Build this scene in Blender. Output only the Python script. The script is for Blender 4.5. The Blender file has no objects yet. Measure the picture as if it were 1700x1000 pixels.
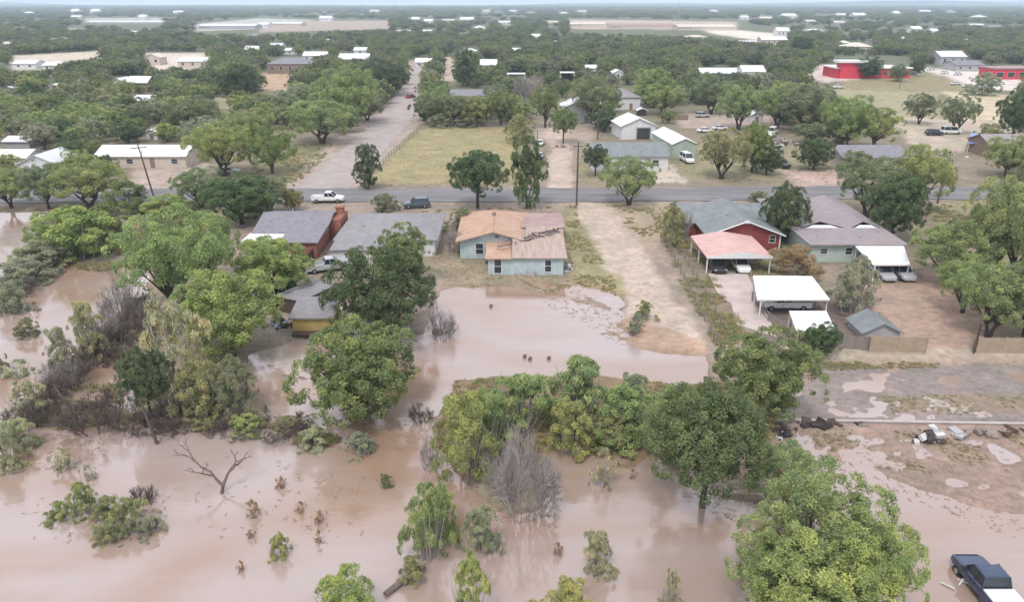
import bpy, bmesh, math, random
import numpy as np
from mathutils import Vector, Matrix
R = math.radians
random.seed(7); rng = np.random.default_rng(7)
scene = bpy.context.scene
COL = scene.collection

# ---------------------------------------------------------------- camera
H_CAM = 33.5; FPX = 1250.0
PITCH = math.atan(496/1250)
cam_d = bpy.data.cameras.new("camera"); cam = bpy.data.objects.new("camera", cam_d); COL.objects.link(cam)
cam.location = (0, 0, H_CAM); cam.rotation_euler = (R(90)-PITCH, 0, 0)
cam_d.sensor_width = 36; cam_d.lens = FPX/1700*36; cam_d.clip_start = 0.5; cam_d.clip_end = 40000
scene.camera = cam

# ---------------------------------------------------------------- light
SUN_EL, SUN_AZ = R(58), R(200)
world = bpy.data.worlds.new("World"); scene.world = world; world.use_nodes = True
wn = world.node_tree.nodes; wl = world.node_tree.links; wn.clear()
wo = wn.new("ShaderNodeOutputWorld"); bg = wn.new("ShaderNodeBackground")
sky = wn.new("ShaderNodeTexSky"); sky.sky_type = 'NISHITA'; sky.sun_disc = False
sky.sun_elevation = SUN_EL; sky.sun_rotation = SUN_AZ; sky.dust_density = 2.0; sky.air_density = 1.0
# overcast: the blue Nishita sky seen through an even veil of pale cloud
veil = wn.new("ShaderNodeMix"); veil.data_type = 'RGBA'; veil.inputs[0].default_value = 0.78
tc = wn.new("ShaderNodeTexCoord"); cn = wn.new("ShaderNodeTexNoise"); cn.inputs['Scale'].default_value = 2.2; cn.inputs['Detail'].default_value = 4
cr = wn.new("ShaderNodeValToRGB"); cr.color_ramp.elements[0].position = .3; cr.color_ramp.elements[1].position = .7
cr.color_ramp.elements[0].color = (6.6, 7.0, 7.9, 1); cr.color_ramp.elements[1].color = (9.2, 9.2, 9.7, 1)
wl.new(tc.outputs['Generated'], cn.inputs['Vector']); wl.new(cn.outputs['Fac'], cr.inputs[0])
wl.new(sky.outputs[0], veil.inputs[6]); wl.new(cr.outputs[0], veil.inputs[7])
wl.new(veil.outputs[2], bg.inputs[0]); bg.inputs[1].default_value = 0.12
wl.new(bg.outputs[0], wo.inputs[0])
sd = bpy.data.lights.new("sun", 'SUN'); sun = bpy.data.objects.new("sun", sd); COL.objects.link(sun)
sd.energy = 1.45; sd.angle = R(14); sd.color = (1.0, .96, .9)
_sv = Vector((math.sin(SUN_AZ)*math.cos(SUN_EL), math.cos(SUN_AZ)*math.cos(SUN_EL), math.sin(SUN_EL)))
sun.rotation_euler = _sv.to_track_quat('Z', 'Y').to_euler()
scene.view_settings.view_transform = 'Standard'; scene.view_settings.look = 'None'
scene.view_settings.exposure = 0.69; scene.view_settings.gamma = 1.0
scene.cycles.max_bounces = 5; scene.cycles.diffuse_bounces = 3; scene.cycles.glossy_bounces = 2
scene.cycles.transmission_bounces = 3; scene.cycles.volume_bounces = 1; scene.cycles.transparent_max_bounces = 6
scene.cycles.use_denoising = True

# ---------------------------------------------------------------- helpers
LAND = 0.35
HAZE = 0.00017
CP, SP = math.cos(PITCH), math.sin(PITCH)
def G(px, py, z=LAND):                      # a point of the photograph on the level z
    x = (px-850)/FPX; u = (500-py)/FPX
    t = (H_CAM-z)/(SP-u*CP)
    return x*t, (CP+u*SP)*t
def proj(X, Y, Z):
    zc = Y*CP-(Z-H_CAM)*SP
    yc = Y*SP+(Z-H_CAM)*CP
    return 850+FPX*X/zc, 500-FPX*yc/zc, zc
def height_to(Y, py, base=0.0):             # height above base reaching image row py at ground distance Y
    u = (500-py)/FPX
    return max(.3, H_CAM+Y*(u*CP-SP)/(CP+u*SP)-base)

def tagp(o, label=None, cat=None, group=None, kind=None):
    if label: o["label"] = label
    if cat: o["category"] = cat
    if group: o["group"] = group
    if kind: o["kind"] = kind
    return o
def empty(name, loc, rz=0, label=None, cat=None, group=None):
    o = bpy.data.objects.new(name, None); COL.objects.link(o); o.empty_display_size = .2
    o.location = loc; o.rotation_euler = (0, 0, rz)
    return tagp(o, label, cat, group)
def mesh_obj(name, me, parent=None, mats=()):
    for m in mats: me.materials.append(m)
    o = bpy.data.objects.new(name, me); COL.objects.link(o)
    if parent: o.parent = parent
    return o

class MB:
    def __init__(s): s.v = []; s.f = []; s.m = []; s.sm = []
    def add(s, vs, fs, mat=0, smooth=False):
        b = len(s.v); s.v += [tuple(v) for v in vs]
        for f in fs: s.f.append([b+i for i in f]); s.m.append(mat); s.sm.append(smooth)
    def box(s, x0, x1, y0, y1, z0, z1, mat=0, rot=None, c=None):
        vs = [Vector((x, y, z)) for z in (z0, z1) for y in (y0, y1) for x in (x0, x1)]
        if rot is not None:
            c = Vector(c) if c else Vector(((x0+x1)/2, (y0+y1)/2, (z0+z1)/2))
            vs = [c+rot @ (v-c) for v in vs]
        s.add(vs, [(0,2,3,1),(4,5,7,6),(0,1,5,4),(2,6,7,3),(0,4,6,2),(1,3,7,5)], mat)
    def tube(s, pts, radii, n=6, mat=0, cap=True, smooth=True):
        rings = []
        for i, p in enumerate(pts):
            p = Vector(p)
            d = (Vector(pts[min(i+1, len(pts)-1)])-Vector(pts[max(i-1, 0)]))
            d = d.normalized() if d.length > 1e-6 else Vector((0,0,1))
            a = d.cross(Vector((0,1,0)) if abs(d.y) < .9 else Vector((1,0,0))).normalized(); b = d.cross(a)
            rings.append([p+(a*math.cos(2*math.pi*k/n)+b*math.sin(2*math.pi*k/n))*radii[i] for k in range(n)])
        vs = [v for r in rings for v in r]
        fs = [(i*n+k, i*n+(k+1) % n, (i+1)*n+(k+1) % n, (i+1)*n+k) for i in range(len(pts)-1) for k in range(n)]
        s.add(vs, fs, mat, smooth)
        if cap: s.add([v for v in rings[-1]], [tuple(range(n))], mat); s.add([v for v in rings[0]], [tuple(reversed(range(n)))], mat)
    def build(s, name, mats, parent=None):
        me = bpy.data.meshes.new(name); me.from_pydata(s.v, [], s.f)
        me.polygons.foreach_set('material_index', s.m); me.polygons.foreach_set('use_smooth', s.sm)
        if not isinstance(mats, (list, tuple)): mats = [mats]
        me.update()
        return mesh_obj(name, me, parent, mats)

# ---------------------------------------------------------------- materials
MATS = {}
def nodes(name):
    m = bpy.data.materials.new(name); m.use_nodes = True
    n = m.node_tree.nodes; n.clear(); return m, n, m.node_tree.links
def surf(name, col, rough=.8, var=.12, scale=3.0, spec=.3, bump=0.0, streak=None, col2=None, metallic=0.0, pat=None):
    """painted/built surface: base colour broken by weathering noise; pat adds shingle rows, corrugation or boards"""
    if name in MATS: return MATS[name]
    col = tuple(c*.84 for c in col); col2 = tuple(c*.84 for c in col2) if col2 else None
    m, n, l = nodes(name)
    out = n.new("ShaderNodeOutputMaterial"); p = n.new("ShaderNodeBsdfPrincipled")
    p.inputs['Roughness'].default_value = rough; p.inputs['Specular IOR Level'].default_value = spec; p.inputs['Metallic'].default_value = metallic
    t = n.new("ShaderNodeTexCoord"); nz = n.new("ShaderNodeTexNoise"); nz.inputs['Scale'].default_value = scale; nz.inputs['Detail'].default_value = 6; nz.inputs['Roughness'].default_value = .65
    mp = n.new("ShaderNodeMapping"); l.new(t.outputs['Object'], mp.inputs[0]); l.new(mp.outputs[0], nz.inputs['Vector'])
    if streak: mp.inputs['Scale'].default_value = streak
    rp = n.new("ShaderNodeValToRGB"); e = rp.color_ramp.elements; e[0].position = .34; e[1].position = .66
    c2 = col2 or tuple(min(1, c*(1+var)) for c in col)
    e[0].color = (*[c*(1-var) for c in col], 1) if not col2 else (*col, 1); e[1].color = (*c2, 1)
    l.new(nz.outputs['Fac'], rp.inputs[0]); last = rp.outputs[0]
    bsrc = nz.outputs['Fac']
    if pat:
        wv = n.new("ShaderNodeTexWave"); wv.wave_type = 'BANDS'; wv.bands_direction = pat[0]; wv.inputs['Scale'].default_value = pat[1]
        wv.inputs['Distortion'].default_value = pat[2]; l.new(t.outputs['Object'], wv.inputs['Vector'])
        mx = n.new("ShaderNodeMix"); mx.data_type = 'RGBA'; mx.blend_type = 'MULTIPLY'; mx.inputs[0].default_value = pat[3]
        r2 = n.new("ShaderNodeValToRGB"); r2.color_ramp.elements[0].position = .05; r2.color_ramp.elements[1].position = .3
        l.new(wv.outputs['Fac'], r2.inputs[0]); l.new(last, mx.inputs[6]); l.new(r2.outputs[0], mx.inputs[7]); last = mx.outputs[2]; bsrc = wv.outputs['Fac']
    if bump or pat:
        b = n.new("ShaderNodeBump"); b.inputs['Strength'].default_value = bump or .4; b.inputs['Distance'].default_value = .03
        l.new(bsrc, b.inputs['Height']); l.new(b.outputs[0], p.inputs['Normal'])
    l.new(last, p.inputs['Base Color']); l.new(p.outputs[0], out.inputs[0])
    MATS[name] = m; return m
def S(name): return MATS[name]
surf('asphalt', (.145,.138,.148), .85, .22, .22, .3, .1, col2=(.25,.235,.235), streak=(.35,1.6,1))
surf('gravel_road_m', (.34,.285,.27), .95, .16, .25, .2, .1, col2=(.43,.37,.345))
surf('concrete', (.50,.41,.38), .85, .14, .5)
surf('pale_concrete', (.44,.39,.36), .8, .1, 1)
surf('roof_grey', (.25,.24,.265), .9, .14, 1.2, pat=('Y', 2.2, .6, .25))
surf('roof_grey2', (.29,.275,.285), .9, .12, .9, pat=('Y', 2.2, .6, .25))
surf('roof_slate', (.23,.25,.255), .9, .15, .8, pat=('Y', 2.2, .6, .25))
surf('roof_brown', (.36,.315,.32), .9, .16, .9, col2=(.30,.25,.26), pat=('Y', 1.8, .6, .22))
surf('roof_orange', (.46,.285,.19), .85, .16, .6, col2=(.54,.37,.29), pat=('X', 1.6, .2, .22))
surf('roof_mauve', (.36,.23,.21), .85, .12, .6, col2=(.45,.33,.32), pat=('X', 1.6, .2, .25))
surf('roof_rust', (.50,.43,.38), .7, .2, 1.0, streak=(3.5,.25,1), col2=(.40,.25,.19), pat=('X', 2.4, .1, .3))
surf('roof_pink', (.62,.40,.36), .75, .1, .7, pat=('X', 1.6, .1, .2))
surf('roof_white', (.80,.79,.77), .5, .05, .8, pat=('X', 1.4, .1, .12))
surf('roof_tin', (.62,.64,.67), .45, .1, .7, pat=('X', 1.4, .1, .2), col2=(.72,.72,.74))
surf('roof_cream', (.62,.56,.47), .8, .1, .8)
surf('wall_aqua', (.40,.52,.53), .8, .1, 1.2, pat=('Z', 3.2, .1, .22), col2=(.60,.68,.69), streak=(1,1,.35))
surf('wall_white', (.70,.70,.70), .7, .07, 1.0, pat=('Z', 3.0, .1, .12))
surf('wall_red', (.30,.065,.055), .75, .15, 1.4, pat=('Z', 3.2, .1, .35))
surf('red_paint', (.62,.045,.075), .6, .1, 1.0)
surf('wall_green', (.48,.57,.51), .8, .08, 1.0, pat=('Z', 3.2, .1, .15))
surf('wall_brick', (.32,.12,.085), .9, .2, 2.0, col2=(.40,.18,.125), pat=('Z', 6, .2, .25))
surf('wall_yellow', (.50,.38,.14), .8, .14, 1.5, pat=('Z', 3.2, .1, .25))
surf('wall_cream', (.58,.50,.42), .8, .1, 1.0)
surf('wall_grey', (.40,.39,.40), .8, .1, 1.0)
surf('wall_brown', (.26,.19,.15), .85, .15, 1.0)
surf('wall_greenmetal', (.42,.48,.40), .7, .1, 1.0, pat=('X', 2.4, .1, .2))
surf('tan_fence', (.42,.33,.24), .85, .12, 1.2, pat=('X', 3.5, .2, .3))
surf('weathered_wood', (.25,.21,.19), .9, .2, 2.0, streak=(1,1,.2))
surf('dark_wood', (.10,.065,.055), .9, .3, 2.0)
surf('pole_wood', (.11,.085,.075), .9, .2, 3)
surf('trim_white', (.72,.72,.71), .6, .05, 2)
surf('trim_dark', (.05,.05,.055), .6, .1, 2)
surf('glass_dark', (.03,.04,.05), .12, .2, .5, .6)
surf('glass_sky', (.10,.14,.22), .08, .2, .5, .9)
surf('tyre', (.02,.02,.02), .85, .2, 4)
surf('rim', (.4,.4,.42), .35, .1, 4, metallic=.6)
surf('paint_white', (.78,.78,.77), .3, .03, 2, .5)
surf('paint_navy', (.045,.065,.13), .16, .12, 1.5, 1.0, metallic=.35)
surf('paint_dark', (.035,.035,.04), .3, .1, 2, .5)
surf('paint_teal', (.07,.11,.13), .25, .1, 2, .6)
surf('paint_silver', (.45,.46,.48), .3, .05, 2, .6)
surf('paint_cream', (.62,.60,.42), .35, .05, 2, .5)
surf('paint_red', (.35,.04,.04), .3, .05, 2, .5)
surf('lamp_red', (.45,.03,.02), .3, .05, 2, .5)
surf('lamp_clear', (.7,.7,.65), .15, .05, 2, .6)
surf('plastic_teal', (.30,.50,.50), .6, .12, 2)
surf('junk_dark', (.06,.05,.05), .8, .3, 3)
surf('junk_white', (.58,.57,.56), .6, .1, 3)
surf('barkm', (.085,.065,.055), .95, .25, 6)
surf('twigm', (.37,.325,.31), .95, .25, 6)
surf('twigdark', (.16,.125,.11), .95, .25, 6)
surf('thatch', (.30,.22,.17), .95, .3, 3)
surf('sheet_grey', (.36,.34,.33), .7, .15, 2)
surf('blue_tarp', (.25,.35,.6), .6, .1, 2)

def foliage(name, base=None):
    m, n, l = nodes(name); out = n.new("ShaderNodeOutputMaterial")
    at = n.new("ShaderNodeAttribute"); at.attribute_name = 'shade'; oi = n.new("ShaderNodeObjectInfo")
    # leaf tint: clump to clump and leaf to leaf, from blue-grey green to yellow green
    rp = n.new("ShaderNodeValToRGB"); e = rp.color_ramp.elements
    e[0].position = 0; e[0].color = (.58,.62,.64,1); e[1].position = 1; e[1].color = (1.65,1.42,1.1,1)
    x = e.new(.5); x.color = (1,1,1,1)
    l.new(at.outputs['Fac'], rp.inputs[0])
    mx = n.new("ShaderNodeMix"); mx.data_type = 'RGBA'; mx.blend_type = 'MULTIPLY'; mx.inputs[0].default_value = 1
    l.new(rp.outputs[0], mx.inputs[7])
    if base: 
        r3 = n.new("ShaderNodeValToRGB"); r3.color_ramp.interpolation = 'LINEAR'; k = r3.color_ramp.elements
        for i, c in enumerate(base):
            q = k[0] if i == 0 else (k[1] if i == 1 else k.new(i/(len(base)-1)))
            q.position = i/(len(base)-1); q.color = (*c, 1)
        l.new(oi.outputs['Random'], r3.inputs[0]); l.new(r3.outputs[0], mx.inputs[6])
    else: l.new(oi.outputs['Color'], mx.inputs[6])
    d = n.new("ShaderNodeBsdfDiffuse"); tr = n.new("ShaderNodeBsdfTranslucent"); ms = n.new("ShaderNodeMixShader"); ms.inputs[0].default_value = .38
    l.new(mx.outputs[2], d.inputs[0]); l.new(mx.outputs[2], tr.inputs[0]); l.new(d.outputs[0], ms.inputs[1]); l.new(tr.outputs[0], ms.inputs[2])
    l.new(ms.outputs[0], out.inputs[0]); MATS[name] = m; return m
LEAF = foliage('leaf')
LEAF_FAR = foliage('leaf_far', [(.15,.20,.10),(.24,.28,.13),(.19,.24,.10),(.11,.145,.095),(.25,.25,.18),(.18,.20,.12)])
TUFT = foliage('tuft', [(.36,.35,.18),(.26,.30,.14),(.42,.36,.24),(.32,.27,.19)])
# ---------------------------------------------------------------- terrain (real heightfield; water stands over its low parts)
def inpoly(px, py, poly):
    r = np.zeros(px.shape, bool); n = len(poly); j = n-1
    for i in range(n):
        xi, yi = poly[i]; xj, yj = poly[j]
        if yi != yj:
            c = ((yi > py) != (yj > py)) & (px < (xj-xi)*(py-yi)/(yj-yi)+xi); r ^= c
        j = i
    return r
def vnoise(x, y, s, seed):
    x = x/s; y = y/s; xi = np.floor(x).astype(np.int64); yi = np.floor(y).astype(np.int64); fx = x-xi; fy = y-yi
    fx = fx*fx*(3-2*fx); fy = fy*fy*(3-2*fy)
    def h(a, b):
        v = (a*374761393+b*668265263+seed*974711) & 0xffffffff
        v = ((v ^ (v >> 13))*1274126177) & 0xffffffff; return ((v ^ (v >> 16)) & 0xffff)/65535.0
    return (h(xi,yi)*(1-fx)+h(xi+1,yi)*fx)*(1-fy)+(h(xi,yi+1)*(1-fx)+h(xi+1,yi+1)*fx)*fy
def fbm(x, y, s, seed, o=4):
    return sum(vnoise(x, y, s/2**k, seed+k*17)*.5**k for k in range(o))/sum(.5**k for k in range(o))

WATER = [
 [(-900,705),(40,706),(150,714),(250,708),(300,706),(400,714),(510,713),(600,712),(700,712),(735,735),(728,775),(760,800),(850,860),(900,850),(935,790),(980,742),(1060,735),(1090,760),(1200,800),(1290,735),(1300,722),(1400,724),(2700,724),(2700,1700),(-900,1700)],
 [(-900,352),(78,352),(90,378),(58,405),(46,440),(0,462),(-900,470)],
 [(-900,500),(0,508),(60,482),(120,455),(188,430),(238,440),(226,490),(190,530),(130,570),(90,610),(45,655),(22,700),(-900,706)],
 [(60,694),(110,640),(150,612),(205,596),(228,640),(215,690),(120,704)],
 [(428,592),(470,568),(545,558),(600,556),(706,556),(722,600),(742,640),(732,690),(700,700),(500,702),(395,697),(430,650)],
 [(538,505),(590,500),(590,565),(548,565)],
 [(700,560),(733,482),(760,475),(850,479),(930,492),(985,522),(1010,552),(1040,576),(1110,588),(1176,592),(1190,640),(1120,640),(980,630),(900,626),(820,628),(738,636),(702,600)],
]
MARSH = [  # wet, patchy edges where mud stands in the water
 ([(868,468),(960,470),(1030,500),(1050,545),(1040,577),(985,560),(930,500)], .50),
 ([(1330,596),(2700,596),(2700,706),(1295,702)], .80),
 ([(1300,724),(2700,724),(2700,930),(1600,850),(1440,790),(1330,760)], .6301),
 ([(430,700),(735,700),(735,760),(640,760),(470,745)], .33),
 ([(140,420),(240,420),(240,500),(190,470),(60,500),(0,520),(0,470)], .45),
 ([(70,640),(215,640),(215,700),(60,700)], .55),
 ([(0,715),(170,720),(150,760),(0,760)], .5),
 ([(1130,790),(1290,790),(1290,880),(1180,860)], .42),
 ([(425,585),(560,560),(500,700),(395,697)], .42),
 ([(900,735),(1090,735),(1060,800),(930,800)], .45),
]
def P(col, *pts): return (col, list(pts))
ZONES = [ # albedo of what lies on the ground
 P((.34,.28,.24),(380,330),(1250,330),(1250,640),(380,640)),
 P((.31,.26,.19),(700,430),(1000,380),(1050,470),(960,480),(730,480)),
 P((.33,.29,.18),(930,350),(975,345),(1030,420),(1050,500),(960,500),(935,430)),
 P((.34,.30,.17),(698,212),(860,212),(880,300),(870,306),(590,308),(618,285),(645,262)),
 P((.40,.33,.28),(890,205),(990,205),(985,240),(890,240)),
 P((.52,.43,.38),(905,322),(952,322),(944,245),(936,205),(905,205),(912,260)),
 P((.30,.27,.18),(955,240),(1390,240),(1390,303),(960,305)),
 P((.56,.49,.42),(1090,275),(1112,275),(1142,308),(1085,308)),
 P((.50,.38,.33),(1300,285),(1390,285),(1400,330),(1335,335)),
 P((.40,.33,.26),(960,338),(1130,338),(1130,400),(1040,440),(1000,360)),
 P((.52,.435,.38),(958,338),(1015,345),(1052,400),(1085,455),(1130,515),(1165,560),(1180,588),(1100,590),(1035,575),(1012,545),(1035,515),(1030,470),(1005,435),(985,405),(968,385),(958,360)),
 P((.46,.33,.26),(1000,530),(1050,530),(1180,575),(1180,600),(1040,585)),
 P((.27,.22,.17),(1100,400),(1150,400),(1225,530),(1250,570),(1190,575),(1130,470)),
 P((.25,.23,.15),(1245,400),(1340,400),(1340,470),(1245,460)),
 P((.22,.17,.16),(1245,495),(1440,495),(1440,600),(1300,600)),
 P((.42,.31,.26),(1440,455),(1590,455),(1640,550),(1640,580),(1440,580)),
 P((.30,.27,.18),(1540,340),(1700,340),(1700,400),(1560,390)),
 P((.45,.38,.32),(1300,580),(2700,580),(2700,606),(1340,604)),
 P((.31,.285,.295),(1340,606),(2700,602),(2700,702),(1295,702)),
 P((.32,.27,.22),(1420,655),(1600,650),(2700,650),(2700,690),(1480,680)),
 P((.36,.275,.24),(1295,702),(2700,702),(2700,950),(1600,860),(1300,760)),
 P((.27,.20,.13),(735,628),(1290,640),(1290,760),(735,800)),
 P((.17,.12,.09),(40,640),(240,470),(250,520),(120,620),(60,700)),
 P((.27,.21,.14),(80,420),(200,380),(290,345),(330,345),(230,440),(140,450)),
 P((.45,.37,.33),(225,268),(345,268),(360,285),(330,320),(215,320)),
 P((.26,.24,.15),(440,240),(560,240),(500,300),(400,320)),
 P((.42,.35,.32),(470,318),(600,318),(645,265),(700,206),(702,150),(712,100),(675,100),(672,150),(600,200),(530,255)),
 P((.52,.42,.35),(730,95),(762,95),(760,135),(730,135)),
 P((.50,.36,.26),(425,122),(492,122),(480,152),(425,152)),
 P((.40,.36,.24),(350,163),(395,163),(395,182),(350,182)),
 P((.66,.58,.52),(240,88),(350,88),(350,118),(240,118)),
 P((.60,.54,.46),(20,93),(170,85),(170,97),(100,103),(100,116),(20,116)),
 P((.45,.46,.40),(140,30),(270,29),(270,38),(140,38)),
 P((.48,.49,.45),(325,40),(430,30),(520,33),(520,45),(325,52)),
 P((.42,.35,.30),(500,34),(650,34),(650,48),(560,50),(430,54),(430,50)),
 P((.50,.42,.36),(945,32),(1225,36),(1225,50),(945,48)),
 P((.72,.66,.60),(1160,44),(1290,56),(1290,72),(1180,56)),
 P((.30,.26,.16),(1420,125),(1560,122),(1620,140),(1640,160),(1380,150)),
 P((.36,.33,.22),(1380,150),(1560,155),(1560,200),(1500,230),(1430,190)),
 P((.58,.50,.38),(1560,152),(1690,160),(1690,205),(1570,215),(1600,175)),
 P((.50,.43,.36),(1470,195),(1700,205),(1700,260),(1520,250)),
 P((.66,.56,.55),(1350,108),(1400,108),(1430,132),(1370,138),(1340,128)),
 P((.70,.64,.63),(1500,112),(1700,120),(1700,152),(1630,150),(1560,125)),
 P((.44,.36,.32),(1120,190),(1300,195),(1310,215),(1130,215)),
 P((.34,.30,.26),(930,190),(1020,190),(1030,212),(900,212)),
]
yr = [16.0]
while yr[-1] < 330: yr.append(yr[-1]*1.0052)
while yr[-1] < 9500: yr.append(yr[-1]*1.02)
yr = np.array(yr)
ur = np.concatenate([-np.linspace(6, .98, 26)[:-1]**1.0, np.linspace(-.98, .98, 431), np.linspace(.98, 6, 26)[1:]])
UU, YY = np.meshgrid(ur, yr); XX = UU*YY
PX = 850+FPX*XX/(YY*CP+H_CAM*SP); PY = 500-FPX*(YY*SP-H_CAM*CP)/(YY*CP+H_CAM*SP)
sc_ = FPX/(YY*CP+H_CAM*SP)                                   # px per metre there
n1 = fbm(XX, YY, 6, 3)-.5; n2 = fbm(XX, YY, 6, 91)-.5
WX = PX+n1*6*sc_*.55; WY = PY+n2*2.6*sc_*.55*np.clip(35/YY*1.4, .1, 1)
land = np.ones(XX.shape)
for w in WATER: land[inpoly(WX, WY, w)] = 0
band = fbm(XX*.45, YY, 1.9, 55, 4); fine = fbm(XX*.6, YY, .9, 57, 2)*.6+fbm(XX*.5, YY, 5, 58, 2)*.4
for w, k in MARSH:
    q = inpoly(WX, WY, w); bb_ = fine if k == .6301 else band; land[q] = np.clip((bb_[q]-(1-k))*6+.47, .12, .74 if k == .6301 else .62)
def blur(a, it=2):
    for _ in range(it):
        a[1:-1,1:-1] = (a[1:-1,1:-1]*2+a[:-2,1:-1]+a[2:,1:-1]+a[1:-1,:-2]+a[1:-1,2:])/6
    return a
land = blur(land, 3)
nearf = np.clip((400-YY)/200, 0, 1)
ZZ = -.55+.90*land+(fbm(XX, YY, 9, 5)-.5)*.12*nearf+(fbm(XX, YY, 1.1, 8)-.5)*.06*nearf*np.clip(land*2,0,1)
COLR = np.empty(XX.shape+(3,)); g1 = fbm(XX, YY, 14, 21)[..., None]; g2 = fbm(XX, YY, 2.2, 33)[..., None]
far = np.clip((YY-150)/250, 0, 1)[..., None]
COLR[:] = np.array((.27,.23,.17))*(1-g1)+np.array((.30,.25,.20))*g1
COLR = COLR*(1-far)+np.array((.15,.16,.10))*far
for c, poly in ZONES: COLR[inpoly(WX, WY, poly)] = c
for k in range(3): COLR[..., k] = blur(COLR[..., k].copy(), 1)
COLR *= (.82+.36*g2)*.79
wet = np.clip((.30-ZZ)/.35, 0, 1)[..., None]*nearf[..., None]           # soaked soil by the water is browner
COLR = COLR*(1-wet*.4)+np.array((.20,.14,.11))*wet*.4
nr, nc = XX.shape
me = bpy.data.meshes.new('ground')
me.vertices.add(nr*nc); me.vertices.foreach_set('co', np.stack([XX, YY, ZZ], -1).astype(np.float32).ravel())
idx = np.arange(nr*nc).reshape(nr, nc)
q = np.stack([idx[:-1,:-1], idx[:-1,1:], idx[1:,1:], idx[1:,:-1]], -1).reshape(-1, 4)
me.loops.add(q.size); me.loops.foreach_set('vertex_index', q.ravel().astype(np.int32))
me.polygons.add(len(q)); me.polygons.foreach_set('loop_start', np.arange(0, q.size, 4, dtype=np.int32)); me.polygons.foreach_set('loop_total', np.full(len(q), 4, np.int32))
me.polygons.foreach_set('use_smooth', np.ones(len(q), bool)); me.update(calc_edges=True)
ca = me.color_attributes.new('soil', 'FLOAT_COLOR', 'POINT')
ca.data.foreach_set('color', np.concatenate([COLR, np.ones((nr, nc, 1))], -1).astype(np.float32).ravel())
m, n, l = nodes('soil'); out = n.new("ShaderNodeOutputMaterial"); p = n.new("ShaderNodeBsdfPrincipled"); p.inputs['Roughness'].default_value = .92; p.inputs['Specular IOR Level'].default_value = .25
at = n.new("ShaderNodeAttribute"); at.attribute_name = 'soil'; tcn = n.new("ShaderNodeTexCoord")
nA = n.new("ShaderNodeTexNoise"); nA.inputs['Scale'].default_value = 1.3; nA.inputs['Detail'].default_value = 8; nA.inputs['Roughness'].default_value = .7
nB = n.new("ShaderNodeTexNoise"); nB.inputs['Scale'].default_value = .22; nB.inputs['Detail'].default_value = 6
l.new(tcn.outputs['Object'], nA.inputs['Vector']); l.new(tcn.outputs['Object'], nB.inputs['Vector'])
ra = n.new("ShaderNodeValToRGB"); ra.color_ramp.elements[0].position = .36; ra.color_ramp.elements[1].position = .64; ra.color_ramp.elements[0].color = (.76,.74,.71,1); ra.color_ramp.elements[1].color = (1.16,1.14,1.13,1)
rb = n.new("ShaderNodeValToRGB"); rb.color_ramp.elements[0].position = .35; rb.color_ramp.elements[1].position = .65; rb.color_ramp.elements[0].color = (.86,.90,.84,1); rb.color_ramp.elements[1].color = (1.1,1.04,1.0,1)
l.new(nA.outputs['Fac'], ra.inputs[0]); l.new(nB.outputs['Fac'], rb.inputs[0])
mA = n.new("ShaderNodeMix"); mA.data_type = 'RGBA'; mA.blend_type = 'MULTIPLY'; mA.inputs[0].default_value = 1
mB = n.new("ShaderNodeMix"); mB.data_type = 'RGBA'; mB.blend_type = 'MULTIPLY'; mB.inputs[0].default_value = 1
l.new(at.outputs['Color'], mA.inputs[6]); l.new(ra.outputs[0], mA.inputs[7]); l.new(mA.outputs[2], mB.inputs[6]); l.new(rb.outputs[0], mB.inputs[7])
bp = n.new("ShaderNodeBump"); bp.inputs['Strength'].default_value = .5; bp.inputs['Distance'].default_value = .15; l.new(nA.outputs['Fac'], bp.inputs['Height']); l.new(bp.outputs[0], p.inputs['Normal'])
l.new(mB.outputs[2], p.inputs['Base Color']); l.new(p.outputs[0], out.inputs[0])
ground = mesh_obj('ground', me, None, [m]); ground['kind'] = 'structure'
_ly = np.log(yr)
def gz(x, y):
    i = int(np.clip(np.searchsorted(yr, y), 1, nr-1)); u = x/y; j = int(np.clip(np.searchsorted(ur, u), 1, nc-1))
    return float(ZZ[i-1:i+1, j-1:j+1].mean())

# water sheet, muddy and nearly opaque
m, n, l = nodes('muddy_water'); out = n.new("ShaderNodeOutputMaterial"); p = n.new("ShaderNodeBsdfPrincipled")
p.inputs['Roughness'].default_value = .07; p.inputs['IOR'].default_value = 2.0; p.inputs['Specular IOR Level'].default_value = .5; p.inputs['Specular Tint'].default_value = (1,.97,1,1)
tcn = n.new("ShaderNodeTexCoord"); mpn = n.new("ShaderNodeMapping"); mpn.inputs['Scale'].default_value = (.7,1.3,1); l.new(tcn.outputs['Object'], mpn.inputs[0])
s1 = n.new("ShaderNodeTexNoise"); s1.inputs['Scale'].default_value = .045; s1.inputs['Detail'].default_value = 7; s1.inputs['Distortion'].default_value = 1.2
l.new(mpn.outputs[0], s1.inputs['Vector'])
rr = n.new("ShaderNodeValToRGB"); rr.color_ramp.elements[0].position = .38; rr.color_ramp.elements[1].position = .60
rr.color_ramp.elements[0].color = (.275,.18,.125,1); rr.color_ramp.elements[1].color = (.325,.255,.228,1)
mp2 = n.new("ShaderNodeMapping"); mp2.inputs['Scale'].default_value = (.10,1.0,1); mp2.inputs['Rotation'].default_value = (0,0,.12); l.new(tcn.outputs['Object'], mp2.inputs[0])
s3 = n.new("ShaderNodeTexNoise"); s3.inputs['Scale'].default_value = .55; s3.inputs['Detail'].default_value = 6; s3.inputs['Distortion'].default_value = .8; l.new(mp2.outputs[0], s3.inputs['Vector'])
sm = n.new("ShaderNodeMix"); sm.inputs[0].default_value = .15; l.new(s1.outputs['Fac'], sm.inputs[2]); l.new(s3.outputs['Fac'], sm.inputs[3]); l.new(sm.outputs[0], rr.inputs[0]); l.new(rr.outputs[0], p.inputs['Base Color'])
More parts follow.
